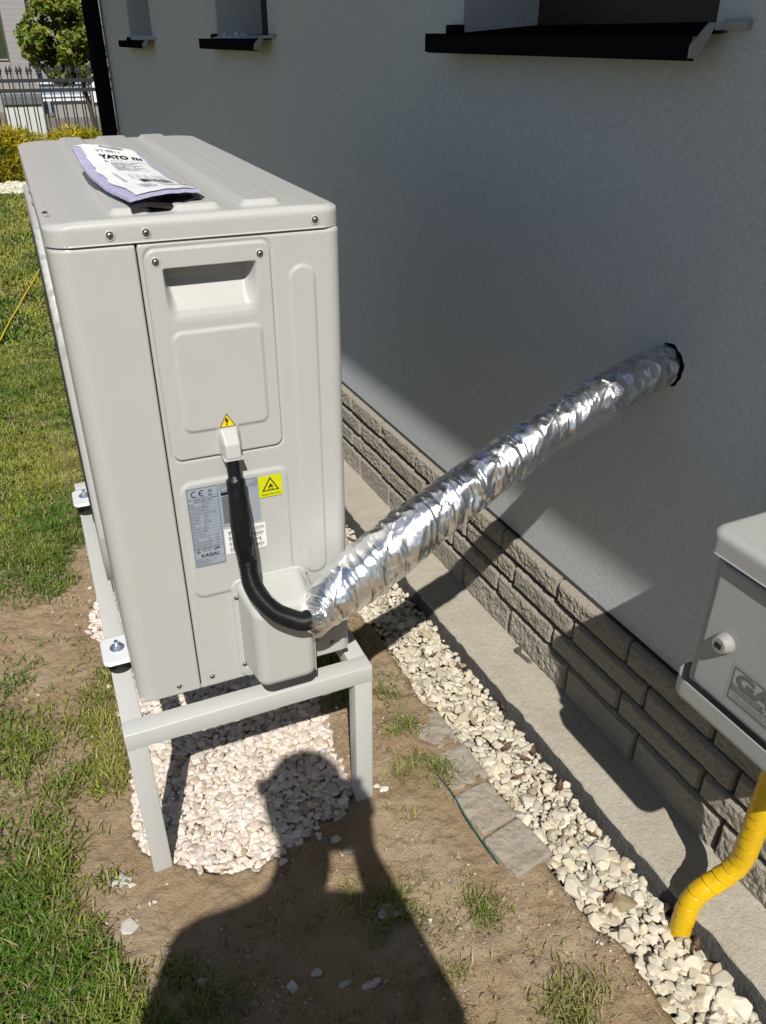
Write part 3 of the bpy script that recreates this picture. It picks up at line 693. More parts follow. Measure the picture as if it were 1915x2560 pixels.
# feet
for yb in (.177, .850):
    V, F = pillow(.062, .088, .014, .003, .006, .0035)
    P, F = place(V, F, (-.0495, yb - .046, .4385), (1, 0, 0), (0, 1, 0), (0, 0, 1)); ft = np_obj('mounting_foot', P, F, m_foot, unit)
    mb = MB(); mb.tube([(-.0185, yb, .3915), (-.0185, yb, .396), (-.0185, yb, .428), (-.0185, yb, .4335)], np.array([.024, .0255, .0225, .0205]), 24); rb = mb.obj('rubber_damper', m_rubber, ft, smooth=False)
    mb = MB(); c = np.array([-.0185, yb, .4386]); mb.tube([c, c + (0, 0, .0018)], .0145, 24); mb.tube([c + (0, 0, .0018), c + (0, 0, .0085)], .0078, 6); mb.tube([c + (0, 0, .0085), c + (0, 0, .0175)], .0042, 12)
    mb.obj('bolt', m_zinc, ft)
    V, F = pillow(.062, .088, .014, .003, .006, .0035)
    P, F = place(V, F, (.402, yb - .046, .4385), (1, 0, 0), (0, 1, 0), (0, 0, 1)); ft = np_obj('mounting_foot', P, F, m_foot, unit)
    mb = MB(); mb.tube([(.433, yb, .3915), (.433, yb, .4335)], .023, 24); mb.obj('rubber_damper', m_rubber, ft)

# rating label
LO = (.1335, -.0030, .7045); pr = Print(LO, (1, 0, 0), (0, 0, 1), NY, .0004)
pr.rect(0, 0, .0535, .155, 1); pr.rect(.0535, .0705, .1215, .155, 1)
pr.frame(.0012, .0012, .0523, .1538, .0006, 0, 1)
pr.ring(.0135, .1435, .0042, .0058, 65, 295, 20, 0, 1); pr.ring(.0265, .1435, .0042, .0058, 65, 295, 20, 0, 1); pr.rect(.0205, .1428, .0265, .1443, 0, 1)
for q in [[(.036, .1490), (.043, .1410), (.0435, .1414), (.0365, .1494)], [(.0425, .1494), (.0355, .1414), (.036, .1410), (.043, .1490)], [(.0370, .1475), (.0420, .1475), (.0420, .1470), (.0370, .1470)], [(.0376, .1470), (.0381, .1470), (.0387, .1420), (.0382, .1420)], [(.0414, .1470), (.0409, .1470), (.0403, .1420), (.0408, .1420)]]: pr.poly(q, 0, 1)
pr.rect(.0360, .1378, .0430, .1392, 0, 1)
pr.rect(.0012, .1362, .0523, .1365, 0, 1)
pr.text('Air to Water Heat Pump System', .0267, .1318, .0040, 0, bold=.012, l=1, align=1, width=.047); pr.text('Split Outdoor Unit', .0267, .1280, .0040, 0, bold=.012, l=1, align=1, width=.030)
rows = [('MODEL', 'KHA-12RY3'), ('COOLING CAPACITY', '12.00kW'), ('HEATING CAPACITY', '12.10kW'), ('POWER SOURCE', '380-415V 3N~ 50Hz'), ('RATED INPUT', '5400W'), ('NET WEIGHT', '112kg'), ('REFRIGERANT', 'R32/1840g'), ('GWP', '675'), ('EQUIVALENT CO2', '1.24t'), ('ADDITIONAL CHARGE', ''), ('TOTAL CHARGE', '')]
yy = .1262
for i, (a, b) in enumerate(rows):
    pr.rect(.0018, yy, .0517, yy + .00022, 0, 1); pr.text(a, .0022, yy - .0042, .0036, 0, sx=.72, l=1); pr.text(b, .0252, yy - .0042, .0036, 0, sx=.68, l=1); yy -= .00575
pr.rect(.0240, yy, .0243, .1262, 0, 1)
pr.rect(.0018, yy, .0517, yy + .00022, 0, 1); pr.text('EXCESSIVE OPERATING', .0022, yy - .0042, .0034, 0, sx=.62, l=1); pr.text('PRESSURE', .0022, yy - .0085, .0034, 0, sx=.62, l=1); pr.text('HIGH', .027, yy - .0042, .0034, 0, sx=.7, l=1); pr.text('4.3MPa', .0395, yy - .0042, .0034, 0, sx=.7, l=1); pr.text('LOW', .027, yy - .0090, .0034, 0, sx=.7, l=1); pr.text('2.6MPa', .0395, yy - .0090, .0034, 0, sx=.7, l=1)
pr.rect(.0252, yy - .0102, .0254, yy, 0, 1); pr.rect(.038, yy - .0102, .0382, yy, 0, 1); yy -= .0104
for a, b in (('MAXIMUM ALLOWABLE PRESSURE', '4.3MPa'), ('OUTDOOR RESISTANCE CLASS', 'IPX4')):
    pr.rect(.0018, yy, .0517, yy + .00022, 0, 1); pr.text(a, .0022, yy - .0042, .0034, 0, sx=.64, l=1); pr.text(b, .0405, yy - .0042, .0034, 0, sx=.64, l=1); yy -= .0052
pr.rect(.0018, yy, .0517, yy + .00022, 0, 1)
pr.text('Contains fluorinated greenhouse gases', .0022, yy - .0034, .0028, 0, sx=.8, l=1, width=.044); pr.text('Hermetically sealed system equipment', .0022, yy - .0064, .0028, 0, l=1, width=.040)
yb_ = .0275; pr.rect(.0018, yb_ + .0105, .0517, yb_ + .0107, 0, 1)
pr.poly([(.0035, yb_ + .0018), (.0125, yb_ + .0018), (.008, yb_ + .0095)], 0, 1); pr.poly([(.0046, yb_ + .0025), (.0114, yb_ + .0025), (.008, yb_ + .0083)], 1, 2); pr.poly([(.0068, yb_ + .003), (.0092, yb_ + .003), (.0094, yb_ + .0045), (.008, yb_ + .0066), (.0066, yb_ + .0045)], 0, 3)
for x0 in (.0155, .0245): pr.frame(x0, yb_ + .0035, x0 + .0035, yb_ + .0085, .0004, 0, 1); pr.frame(x0 + .0037, yb_ + .0035, x0 + .0072, yb_ + .0085, .0004, 0, 1)
pr.poly([(.034, yb_ + .005), (.044, yb_ + .0085), (.046, yb_ + .0065), (.036, yb_ + .003)], 0, 1)
pr.text('KAISAI', .0267, .0200, .0090, 0, bold=.03, l=1, align=1, width=.030); pr.rect(.0018, .0182, .0517, .0184, 0, 1)
for i, wl in enumerate((.012, .037, .022, .034, .020, .026, .046)): pr.text(('Importer:', 'Importer address: Poland', 'Manufactured by', 'Industry Park, Shunde, Foshan', 'Made in China', 'Serial no. see barcode', 'Conforms to the listed directives and standards')[i], .0025, .0155 - i * .00205, .0021, 0, l=1, width=wl)
pr.frame(.0565, .1395, .1185, .1535, .0006, 0, 1); pr.rect(.0565, .1462, .1185, .1465, 0, 1); pr.text('CLASS I', .0585, .1485, .0036, 0, sx=.7, l=1); pr.text('kg', .1135, .1485, .0036, 0, l=1, sx=.8); pr.text('PS 4.3MPa', .1175, .1420, .0034, 0, l=1, sx=.8, align=2)
pr.rect(.0565, .1315, .0720, .1375, 0, 1)
for i in range(25): pr.rect(.0565 + .0006 * (i % 3), .1280 - i * .0021, .0735 + .0008 * ((i * 7) % 4) + .0, .1290 - i * .0021, 0, 1)
rl = pr.obj('rating_label', [m_black, m_label], unit); rl['label'] = 'blue-grey rating label headed CE with the word KAISAI'
pr = Print((.1885, -.0035, .7200), (1, 0, 0), (0, 0, 1), NY, .0006); pr.rect(0, 0, .0725, .0500, 1)
rb_ = random.Random(5)
for i in range(4):
    y0 = .0365 - i * .0112; x = .007
    while x < (.068 if i != 2 else .062):
        wb = rb_.choice((.0003, .0005, .0009)); pr.rect(x, y0 + .0030, x + wb, y0 + .0085, 0, 1); x += wb + rb_.choice((.0003, .0006, .0008))
    pr.text(('S/N 54120000000317', 'Serial 24K7094417', 'Model 12R 3', 'Date 2021 7042417')[i], .007, y0, .0030, 0, l=1, width=.058)
bl = pr.obj('barcode_label', [m_black, m_white], unit); bl['label'] = 'white sticker with four black barcodes'
pr = Print((.2545, -.0037, .8180), (1, 0, 0), (0, 0, 1), NY, .0007); pr.rect(0, 0, .0410, .0400, 1)
def tri(cx, cy, s, t, mi, l): 
    o = [(cx, cy + s * 1.12), (cx - s, cy - s * .62), (cx + s, cy - s * .62)]; pr.poly(o, mi, l)
tri(.0205, .0205, .0152, 0, 0, 1); tri(.0205, .0203, .0116, 0, 1, 2)
pr.poly([(.0165, .0168), (.0168, .0195), (.0180, .0215), (.0183, .0203), (.0193, .0228), (.0190, .0258), (.0212, .0240), (.0222, .0222), (.0226, .0238), (.0240, .0212), (.0244, .0188), (.0240, .0168), (.0226, .0157), (.0228, .0175), (.0215, .0190), (.0205, .0178), (.0195, .0188), (.0184, .0172), (.0184, .0158)], 0, 3)
pr.rect(.0148, .0142, .0262, .0149, 0, 3); pr.text('Caution: Risk of fire', .0205, .0035, .0042, 0, bold=.02, l=1, align=1, width=.033)
wl_ = pr.obj('warning_label', [m_black, m_yel], unit); wl_['label'] = 'yellow-green sticker with a flame in a triangle'
print('unit done')

# ================================================================ CONDUIT, FOIL DUCT
cond = thing('cable_conduit', 'black corrugated cable conduit curving down the end of the heat pump into the foil', 'conduit', (.2125, -.03, .80))
A_ = spline([(.2135, -.0125, .925), (.2133, -.0155, .905), (.2120, -.030, .862), (.2112, -.041, .820), (.2115, -.048, .775), (.2140, -.050, .735)], 60)
an = np.linspace(0, 2 * math.pi, 24, endpoint=False)
k = np.linspace(0, 1, 60)[:, None]
r0 = np.where(k < .27, .0112, .0152 + .0032 * ss(.3, .75, k) - .0012 * ss(.85, 1, k)) + .0006 * fbm(k * 14, np.cos(an)[None] * 1.5, np.sin(an)[None] * 1.5, seed=5) + .0009 * np.exp(-((k - .30) / .02) ** 2)
V, F = tube_mesh(A_, r0, 24); np_obj('heatshrink_sleeve', V, F, m_sleeve, cond)
Pc = spline([(.2138, -.049, .745), (.2140, -.053, .722), (.2130, -.064, .705), (.2145, -.082, .692), (.2225, -.104, .679), (.2385, -.117, .660), (.2595, -.121, .6445), (.284, -.119, .628), (.318, -.108, .616)], 420)
L_ = np.linalg.norm(np.diff(Pc, axis=0), axis=1).sum(); s_ = np.linspace(0, L_, 420)
V, F = tube_mesh(Pc, .0158 + .0011 * np.clip(np.sin(s_ * 2 * math.pi / .0042) * 1.6, -1, 1), 28); np_obj('corrugated_tube', V, F, m_tube, cond)

duct = thing('foil_pipe', 'crinkled silver foil wrapped pipe rising from the heat pump into the wall', 'pipe', (.70, -.07, .80))
AX = np.array([(.290, -.116, .628, .0165), (.298, -.113, .623, .019), (.312, -.102, .616, .029), (.328, -.090, .620, .038), (.348, -.081, .629, .045), (.393, -.075, .652, .0495), (.443, -.073, .682, .0505), (.496, -.070, .716, .0490), (.554, -.067, .749, .0470), (.613, -.064, .780, .0450),
               (.672, -.061, .812, .0432), (.727, -.058, .838, .0420), (.779, -.055, .864, .0418), (.849, -.052, .891, .0422), (.907, -.049, .913, .0422)])
Q = spline(AX, 620); n_ = 150; an = np.linspace(0, 2 * math.pi, n_, endpoint=False)
V, F = tube_mesh(Q[:, :3], np.repeat(Q[:, 3:4], n_, 1), n_); V = V.reshape(len(Q), n_, 3); cen = Q[:, None, :3]; dirv = V - cen; rad = np.linalg.norm(dirv, axis=2, keepdims=True); dirv = dirv / rad
sv = np.linspace(0, 1, len(Q))[:, None] * .78; th = an[None]
def ridge(x, y, z, seed): return 1 - 2 * np.abs(fbm(x, y, z, o=1, seed=seed))
q = V + .012 * np.stack([vn(V[..., 0] * 22, V[..., 1] * 22, V[..., 2] * 22, s) for s in (1, 2, 3)], -1)
ax_ = np.broadcast_to(sv, q[..., 0].shape); tw = np.broadcast_to(th, ax_.shape); wx1 = ax_ * 52 + 1.6 * np.sin(tw) + 2.2 * vn(q[..., 0] * 9, q[..., 1] * 9, q[..., 2] * 9, 206)
crk = .0026 * ridge(wx1 * .8, np.cos(tw) * 1.3, np.sin(tw) * 1.3, 201) + .0012 * ridge(wx1 * 2.1, np.cos(tw) * 2.6, np.sin(tw) * 2.6, 202) + .0006 * ridge(q[..., 0] * 60, q[..., 1] * 60, q[..., 2] * 60, 203) + .0030 * vn(q[..., 0] * 14, q[..., 1] * 12, q[..., 2] * 10, 204)
crk = crk * (.55 + .45 * ss(-.4, .5, vn(sv * 9, th * .6, 0, 205)))
# overlapping turns of foil and a flattened underside
turn = ((sv * 7.5 + .55 * np.cos(th)) % 1.0); crk = crk + .0016 * ss(1, .93, turn) * turn - .0006
sag = -.10 * rad[..., 0] * np.exp(-((th - 0) / 1.2) ** 2) * 0
edge = ss(0, .03, sv)
V = cen + dirv * (rad[..., 0] + crk * edge + sag)[..., None]
# ragged upper end
endw = .010 * fbm(th * 3, 0 * th, seed=210, o=3); V[-1] += np.array([.86, 0, .40]) * endw[0][:, None]
np_obj('foil_wrap', V.reshape(-1, 3), F, m_foil, duct)
BX = np.array([(.870, -.051, .899, .0405), (.930, -.048, .921, .0408), (.994, -.044, .942, .0402), (1.057, -.040, .954, .0390), (1.11, -.038, .960, .0385), (1.17, -.036, .964, .038)])
Q = spline(BX, 160); V, F = tube_mesh(Q[:, :3], np.repeat(Q[:, 3:4], 100, 1), 100); V = V.reshape(160, 100, 3); d_ = V - Q[:, None, :3]; rr = np.linalg.norm(d_, axis=2, keepdims=True)
crk = .0022 * ridge(V[..., 0] * 34, V[..., 1] * 20, V[..., 2] * 36, 221) * ss(-.6, .3, vn(V[..., 0] * 9, V[..., 1] * 9, V[..., 2] * 9, 223)) + .0004 * ridge(V[..., 0] * 60, V[..., 1] * 60, V[..., 2] * 60, 224)
V = Q[:, None, :3] + d_ / rr * (rr + crk[..., None]); np_obj('upper_sleeve', V.reshape(-1, 3), F, m_foil2, duct)
# loose foil flap hanging below the valve cover end
g_u, g_v = np.meshgrid(np.linspace(0, 1, 30), np.linspace(0, 1, 16), indexing='ij')
Pf = np.array([.306, -.098, .598]) + g_u[..., None] * np.array([.115, .035, .012]) + (g_v * (1 - g_u * .75))[..., None] * np.array([.008, .012, -.050])
Pf = Pf + .004 * np.stack([fbm(g_u * 6, g_v * 5, s, o=3) for s in (1., 2., 3.)], -1)
np_obj('foil_flap', Pf.reshape(-1, 3), grid_faces(30, 16), m_foil, duct)
# hanging shreds under the pipe
mb = MB()
for (x, z) in ((.735, .778), (.775, .805), (.80, .818), (.86, .852)):
    mb = MB(); mb.tube([(x, -.062, z + .022), (x + .004, -.066, z + .010), (x + .018, -.068, z + .006)], .0011, 5); mb.obj('shred', m_foil, duct)
mb = MB()

# ================================================================ PACKAGING ON THE LID
m_plas = mat('lilac_plastic', (.46, .46, .66), .25, spec=.6, bump=(50, .6, .004)); m_card = mat('white_card', (.72, .72, .73), .6); m_tray = mat('tray_shade_and_tool', (.030, .024, .028), .15, spec=.6); m_gink = mat('print_grey', (.28, .28, .30), .6)
pk = thing('tool_packaging', 'opened plastic and white card tool packaging lying on the heat pump lid', 'packaging', (.15, .2, ZT + .01))
cTL, cTR, cBR, cBL = [np.array(a) for a in ((.078, .40, 1.3335), (.183, .362, 1.3235), (.2195, .045, 1.3060), (.1185, .030, 1.3035))]
def pkmap(u, v, h=0.):   # u across 0..1 (left to right), v from near 0 to far 1
    u, v, h = [np.asarray(a, float) for a in (u, v, h)]
    P = (cBL * ((1 - u) * (1 - v))[..., None] + cBR * (u * (1 - v))[..., None] + cTL * ((1 - u) * v)[..., None] + cTR * (u * v)[..., None])
    z = -.011 * np.sin(np.pi * v) + .004 * np.sin(np.pi * u) + .0012 * fbm(u * 5, v * 7, seed=301, o=3)
    P = P + np.stack([-.010 * np.sin(np.pi * v) * (1 - u), 0 * u, z + h], -1); return P
u, v = np.meshgrid(np.linspace(0, 1, 26), np.linspace(0, 1, 60), indexing='ij')
P0 = pkmap(u, v); P1 = pkmap(u, v, -.0045)
V = np.vstack([P0.reshape(-1, 3), P1.reshape(-1, 3)]); F1 = grid_faces(26, 60); N0 = 26 * 60
F = F1.tolist() + (F1[:, ::-1] + N0).tolist()
bd = [i * 60 for i in range(26)] + [25 * 60 + j for j in range(1, 60)] + [i * 60 + 59 for i in range(24, -1, -1)] + [j for j in range(58, 0, -1)]
F += [[bd[(i + 1) % len(bd)], bd[i], bd[i] + N0, bd[(i + 1) % len(bd)] + N0] for i in range(len(bd))]
np_obj('plastic_shell', V, F, m_plas, pk, smooth=False)
eL = .13 + .022 * fbm(np.linspace(0, 9, 60), 0 * np.arange(60), seed=302, o=3); eR = .93 + .02 * fbm(np.linspace(0, 9, 60), 3 + 0 * np.arange(60), seed=303, o=3)
v_ = np.linspace(.014, 1.0, 60); uu = eL[None] + (eR - eL)[None] * np.linspace(0, 1, 20)[:, None]; vv = np.repeat(v_[None], 20, 0)
uu = uu - .10 * ss(.97, 1, vv) * (1 - np.linspace(0, 1, 20)[:, None]); cdp = np_obj('card', pkmap(uu, vv, .0016).reshape(-1, 3), grid_faces(20, 60), m_card, pk)
pr = Print((0, 0, 0), (1, 0, 0), (0, 1, 0), (0, 0, 1), 0)
Wd, Hd = .102, .335   # physical size; print laid out in metres then mapped
pr.poly([(.034, .322), (.075, .318), (.076, .3255), (.066, .329), (.050, .327), (.036, .331)], 1)
pr.text('YT-0911', .024, .296, .0150, 0, sx=.80); pr.text('YATO', .026, .262, .0290, 0, bold=.05, width=.046); 
for x0 in (.078, .084, .090): pr.poly([(x0, .264), (x0 + .005, .264), (x0 + .003, .272), (x0 + .007, .281), (x0 + .001, .281)], 0)
pr.text('L', .028, .243, .012, 0, bold=.03); pr.frame(.038, .243, .056, .252, .001, 1); pr.text('www.yato.com tools for professionals', .060, .245, .006, 1, width=.036)
for i in range(10): pr.text('lorem', 0, 0, 0, 1) if False else pr.rect(.034, .185 + i * .0055, .034 + .050 - .008 * ((i * 5) % 3), .1868 + i * .0055, 1)
for i in range(3): pr.rect(.020 + i * .0018, .098, .0206 + i * .0018, .172 - i * .008, 1)
pr.frame(.040, .120, .092, .150, .0009, 1); 
for x0 in (.052, .064, .076, .084): pr.rect(x0, .121, x0 + .001, .149, 1)
pr.rect(.041, .134, .091, .1350, 1); x = .044
while x < .090:
    wb = rb_.choice((.0006, .001, .0017)); pr.rect(x, .082, x + wb, .110, 0); x += wb + rb_.choice((.0006, .0010, .0014))
for i in range(7): pr.rect(.030, .040 + i * .0052, .030 + .058 - .006 * ((i * 3) % 4), .0420 + i * .0052, 1)
pr.text('24', .090, .052, .014, 0, bold=.04); pr.rect(.072, .046, .096, .0485, 0)
o = pr.mb; Vt = np.array(o.V); Vm = pkmap(Vt[:, 0] / Wd * .86 + .10, Vt[:, 1] / Hd, .0026); np_obj('print', Vm, o.F, [m_black, m_gink], cdp, False, o.m)
# lower tray resting on the ribs
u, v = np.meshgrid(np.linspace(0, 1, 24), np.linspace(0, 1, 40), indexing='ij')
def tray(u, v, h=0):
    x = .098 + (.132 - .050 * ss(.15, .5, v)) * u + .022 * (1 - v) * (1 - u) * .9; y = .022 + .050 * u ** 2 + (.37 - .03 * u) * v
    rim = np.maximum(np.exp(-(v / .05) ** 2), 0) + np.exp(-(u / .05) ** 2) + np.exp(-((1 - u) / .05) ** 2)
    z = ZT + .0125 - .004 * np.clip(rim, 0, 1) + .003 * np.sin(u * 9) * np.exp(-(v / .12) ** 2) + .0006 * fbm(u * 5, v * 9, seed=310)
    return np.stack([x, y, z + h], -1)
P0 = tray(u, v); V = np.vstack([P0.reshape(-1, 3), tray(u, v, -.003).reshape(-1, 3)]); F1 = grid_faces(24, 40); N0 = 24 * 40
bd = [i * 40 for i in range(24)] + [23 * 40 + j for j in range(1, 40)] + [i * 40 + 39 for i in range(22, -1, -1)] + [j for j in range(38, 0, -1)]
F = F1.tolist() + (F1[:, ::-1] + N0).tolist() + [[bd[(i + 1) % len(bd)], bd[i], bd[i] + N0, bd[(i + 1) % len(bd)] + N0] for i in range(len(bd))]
np_obj('lower_tray', V, F, m_tray, pk, smooth=False)  # near-black stands in for shade under the upper flap and a black tool
fl = MB(); c = np.array([.008, .072, ZT + .0022])
fl.tube([c + (-.004, 0, 0), c + (-.002, 0, .001), c + (.001, 0, .001), c + (.003, 0, 0)], np.array([.0006, .0014, .0013, .0006]), 8)
for s in (-1, 1):
    fl.add([c + (0, 0, .0022), c + (.005, s * .0035, .0020), c + (.001, s * .0040, .0020)], [(0, 1, 2)])
    for q in (-.0015, 0, .0015): fl.tube([c + (q, 0, .0005), c + (q * 1.5, s * .003, .0008), c + (q * 2, s * .0045, -.0020)], .0002, 4)
fly = fl.obj('fly', m_black, None, loc=(.008, .072, ZT)); tag(fly, 'tiny black fly sitting on the front corner of the lid', 'fly')

# ================================================================ GAS BOX
t0, t1 = -.483, -.770
gas = thing('gas_box', 'pale grey gas meter cabinet marked GAZ fixed low on the wall', 'gas cabinet', tuple(w2(-.62, .12, .56).tolist()))
Uw, Ww, Nw = -WT, np.array([0, 0, 1.0]), -WN
V, F = pillow(.318, .252, .024, .011, .038, .004); P, F = place(V, F, w2(-.4700, .252, .8780), Uw, WN, (0, 0, 1)); glid = np_obj('lid', P, F, m_gas, gas)
mb = MB(); mb.box((t1, .0, .585), (t0, .232, .845), 0, w2, bev=.004); mb.obj('body', m_gas, gas, smooth=True)
V, F = pillow(.252, .232, .008, .003, .008, .004); P, F = place(V, F, w2(-.4975, .2405, .5950), Uw, Ww, Nw); door = np_obj('door', P, F, m_gas, gas)
MB().box((-.762, .2325, .826), (-.490, .236, .842), 0, w2).obj('door_gap', m_gap, gas)
V, F = pillow(.322, .258, .030, .010, .042, .004); P, F = place(V, F, w2(-.4680, .256, .5580), Uw, WN, (0, 0, -1)); np_obj('bottom_trim', P, F, m_gas, gas)
mb = MB(); lc = w2(-.541, .2405, .705)
mb.tube([lc, lc + .004 * Nw, lc + .014 * Nw, lc + .016 * Nw], np.array([.0170, .0170, .0140, .0125]), 28)
lk = mb.obj('lock', mat('lock_plastic', (.30, .295, .28), .4), door, smooth=False)
MB().box((-.547, .2570, .7005), (-.535, .2575, .7095), 0, w2).obj('keyhole', m_gap, lk)
pr = Print(w2(-.563, .2407, .6165), Uw, Ww, Nw, .0004)
pr.frame(0, 0, .150, .0675, .0004, 0); pr.frame(.0045, .0035, .1455, .0635, .0020, 0)
pr.text('GAZ', .012, .0345, .0340, 0, bold=.045, width=.100); pr.rect(.0065, .0215, .1435, .0325, 0)
pr.text('POGOTOWIE', .010, .0278, .0052, 1, bold=.02, l=1, width=.052); pr.text('GAZOWE TEL.', .010, .0226, .0052, 1, bold=.02, l=1, width=.052); pr.text('992', .066, .0225, .0125, 1, bold=.03, l=1, width=.030)
for i in range(4): pr.text('W RAZIE ZAGROZENIA ZAMKNAC KUREK GLOWNY', .010, .0172 - i * .0034, .0028, 0, l=1, width=.118 - .02 * (i % 2))
st = pr.obj('sticker', [m_grey_ink, m_gas], door)
mb = MB(); hc = w2(-.650, .20, .8783); mb.tube([hc, hc + (0, 0, .0006)], .014, 6); mb.obj('cap_hole', m_gap, glid)
mb = MB(); mb.tube([hc + (.004, 0, .0004), hc + (.004, 0, .006)], .009, 12); mb.obj('cap', m_foot, glid)

gp = thing('gas_pipe', 'yellow taped gas pipe bending from the gas cabinet down into the gravel', 'pipe', tuple(w2(-.54, .178, -.02).tolist()))
G = spline([w2(*a) for a in ((-.606, .120, .66), (-.605, .116, .50), (-.603, .110, .36), (-.599, .104, .235), (-.596, .102, .188), (-.590, .110, .150), (-.581, .132, .115), (-.573, .157, .090), (-.569, .172, .058), (-.570, .177, .015), (-.570, .178, -.07))], 1000)
n_ = 40; an = np.linspace(0, 2 * math.pi, n_, endpoint=False)[None]; Lg = np.linalg.norm(np.diff(G, axis=0), axis=1).sum(); s_ = np.linspace(0, Lg, 1000)[:, None]
ph = (s_ + .004 * np.cos(an + .6)) / .0285; fr_ = ph % 1
rg = .0198 + .0016 * fr_ - .0030 * np.exp(-(np.minimum(fr_, 1 - fr_) / .028) ** 2) + .0006 * fbm(s_ * 25, np.cos(an), np.sin(an), seed=402) + .0005 * fbm(s_ * 60, np.cos(an) * 2, np.sin(an) * 2, seed=401)
V, F = tube_mesh(G, rg, n_); np_obj('taped_tube', V, F, m_ystick, gp)

# ================================================================ SMALL THINGS ON THE GROUND
def stone(name, x, y, s, c, label, group=None, cat='stone', sq=(1, 1, .6), z=None, rot=0, seed=1):
    V, F = LIB[seed % len(LIB)]; V = V * s * np.array(sq); ca, sa = math.cos(rot), math.sin(rot); V = V @ np.array([[ca, sa, 0], [-sa, ca, 0], [0, 0, 1]])
    gz = float(ground_z(np.array(x), np.array(y))) if z is None else z
    V = V + (x, y, gz + s * .12); o = np_obj(name, V, F, m_stone, smooth=False, col=np.tile(np.array(c), (len(V), 1)), loc=(x, y, gz)); tag(o, label, cat, group)
    return o
stone('stone', -.112, -.020, .024, (.52, .50, .46), 'pale flat angular stone lying on the soil left of the near stand leg', sq=(1.2, .9, .35), seed=3)
stone('stone', -.088, -.037, .011, (.66, .60, .52), 'small cream stone touching the pale flat stone near the stand leg', seed=4)
stone('stone', -.101, -.127, .022, (.50, .49, .45), 'pale lumpy stone at the grass edge below the near stand leg', sq=(1, 1.1, .4), seed=5)
stone('stone', .334, -.100, .013, (.50, .47, .42), 'small cream stone in the shadow just off the gravel bed edge', seed=6)
stone('stone', .352, -.134, .019, (.30, .27, .22), 'brown half buried stone in the arm shadow near the gravel bed', sq=(1.1, .9, .4), seed=7)
stone('stone', .154, -.360, .016, (.50, .50, .48), 'white angular stone standing in the middle of the body shadow', sq=(.7, 1.2, .7), seed=8)
stone('stone', .200, -.358, .013, (.42, .42, .41), 'grey rounded stone right of the white stone in the body shadow', seed=9)
stone('stone', .288, -.415, .019, (.48, .47, .45), 'pale wedge stone near the right border of the body shadow', sq=(1.2, .8, .6), seed=10)
stone('stone', .245, -.395, .014, (.42, .41, .36), 'greyish flat stone between two others in the body shadow', sq=(1.3, .7, .5), seed=11)
stone('stone', .031, -.300, .014, (.30, .26, .21), 'round brown pebble in the left part of the body shadow', seed=12)
stone('stone', .004, -.284, .013, (.42, .41, .39), 'grey chip beside the round brown pebble in the shadow', seed=13)
stone('stone', -.041, -.206, .009, (.60, .58, .54), 'tiny white stone at the left border of the body shadow', seed=14)
stone('stone', .470, -.004, .010, (.72, .69, .63), 'white chip right of the near right stand leg', seed=15)
stone('stone', .482, -.016, .013, (.70, .67, .61), 'larger white stone right of the near right stand leg', seed=16)
stone('stone', -.049, -.096, .007, (.60, .57, .52), 'small white chip on bare soil below the near left stand leg', seed=17)
stone('stone', .472, .125, .010, (.70, .67, .60), 'white chip on the soil behind the near right stand leg', seed=18)
stone('stone', -.098, .440, .018, (.74, .72, .66), 'white stone in the grass left of the near foot of the unit', sq=(1.1, .8, .8), seed=19)
stone('stone', .385, -.300, .040, (.46, .455, .43), 'large pale crumbly lump half sunk in soil in the shadow edge', sq=(1, .8, .25), seed=20)
for (x, y, s, ry, lb, sd) in ((.672, -.148, (.050, .058), .15, 'square grey kerb block with a clean top beside the gravel strip', 1), (.686, -.268, (.052, .056), .2, 'speckled grey kerb block with chipped corner nearest the camera', 2), (.672, -.022, (.050, .058), .08, 'brown stained kerb block behind the square grey one', 3),
                          (.660, .105, (.052, .060), .05, 'mossy kerb block with grass over its near end', 4)):
    V, F = pillow(s[0] * 2, s[1] * 2, .010, .006, .03, .003, lambda a, b: .0022 * fbm(a * 60 + 9 * sd, b * 60, seed=501, o=4) + .0016 * fbm(a * 18 + 5 * sd, b * 18, seed=502, o=2) - .004 * ss(.02, 0, np.hypot(a, b - .05)))
    V[:, 0] -= s[0]; V[:, 1] -= s[1]; ca, sa = math.cos(ry), math.sin(ry)
    P, F = place(V, F, (x, y, {1: .008, 2: .009, 3: .0055, 4: .0040}[sd]), (ca, sa, 0), (-sa, ca, 0), (0, 0, 1))
    tag(np_obj('kerb_block', P, F, m_sett, loc=(x, y, 0)), lb, 'kerb block', 'old kerb blocks sunk beside the gravel strip')
m_green = mat('green_plastic_wire', (.01, .10, .07), .4); m_leaf = mat('dry_leaf', (.13, .070, .040), .7, var=(30, .5, (.12, .06, .04))); m_straw = mat('yellow_hose', (.70, .52, .03), .4); m_chip = mat('dark_scrap', (.10, .09, .08), .5)
mb = MB(); mb.tube(spline([(.612, -.030, .010), (.618, -.10, .014), (.616, -.18, .013), (.624, -.295, .012)], 40), .0017, 8); o = mb.obj('wire', m_green, None, smooth=True, loc=(.617, -.15, 0)); tag(o, 'thin green plastic wire lying beside the kerb blocks', 'wire')
mb = MB(); Ph = spline([(.05, 5.6, .03), (-.03, 5.05, .035), (-.12, 4.6, .03), (-.17, 4.3, .03), (-.21, 4.1, .03), (-.25, 3.85, .035), (-.30, 3.6, .03), (-.42, 3.3, .03), (-.6, 3.1, .03)], 90); mb.tube(Ph, .0045, 8); o = mb.obj('hose', m_straw, None, smooth=True, loc=(-.2, 4.2, 0)); tag(o, 'yellow cable curving across the lawn', 'cable')
mb = MB(); fr = lambda a, b, c: np.array([1.004, .232, .0275]) + a * np.array([.15, -.99, 0]) + b * np.array([.99, .15, 0]) + c * np.array([0, 0, 1.0])
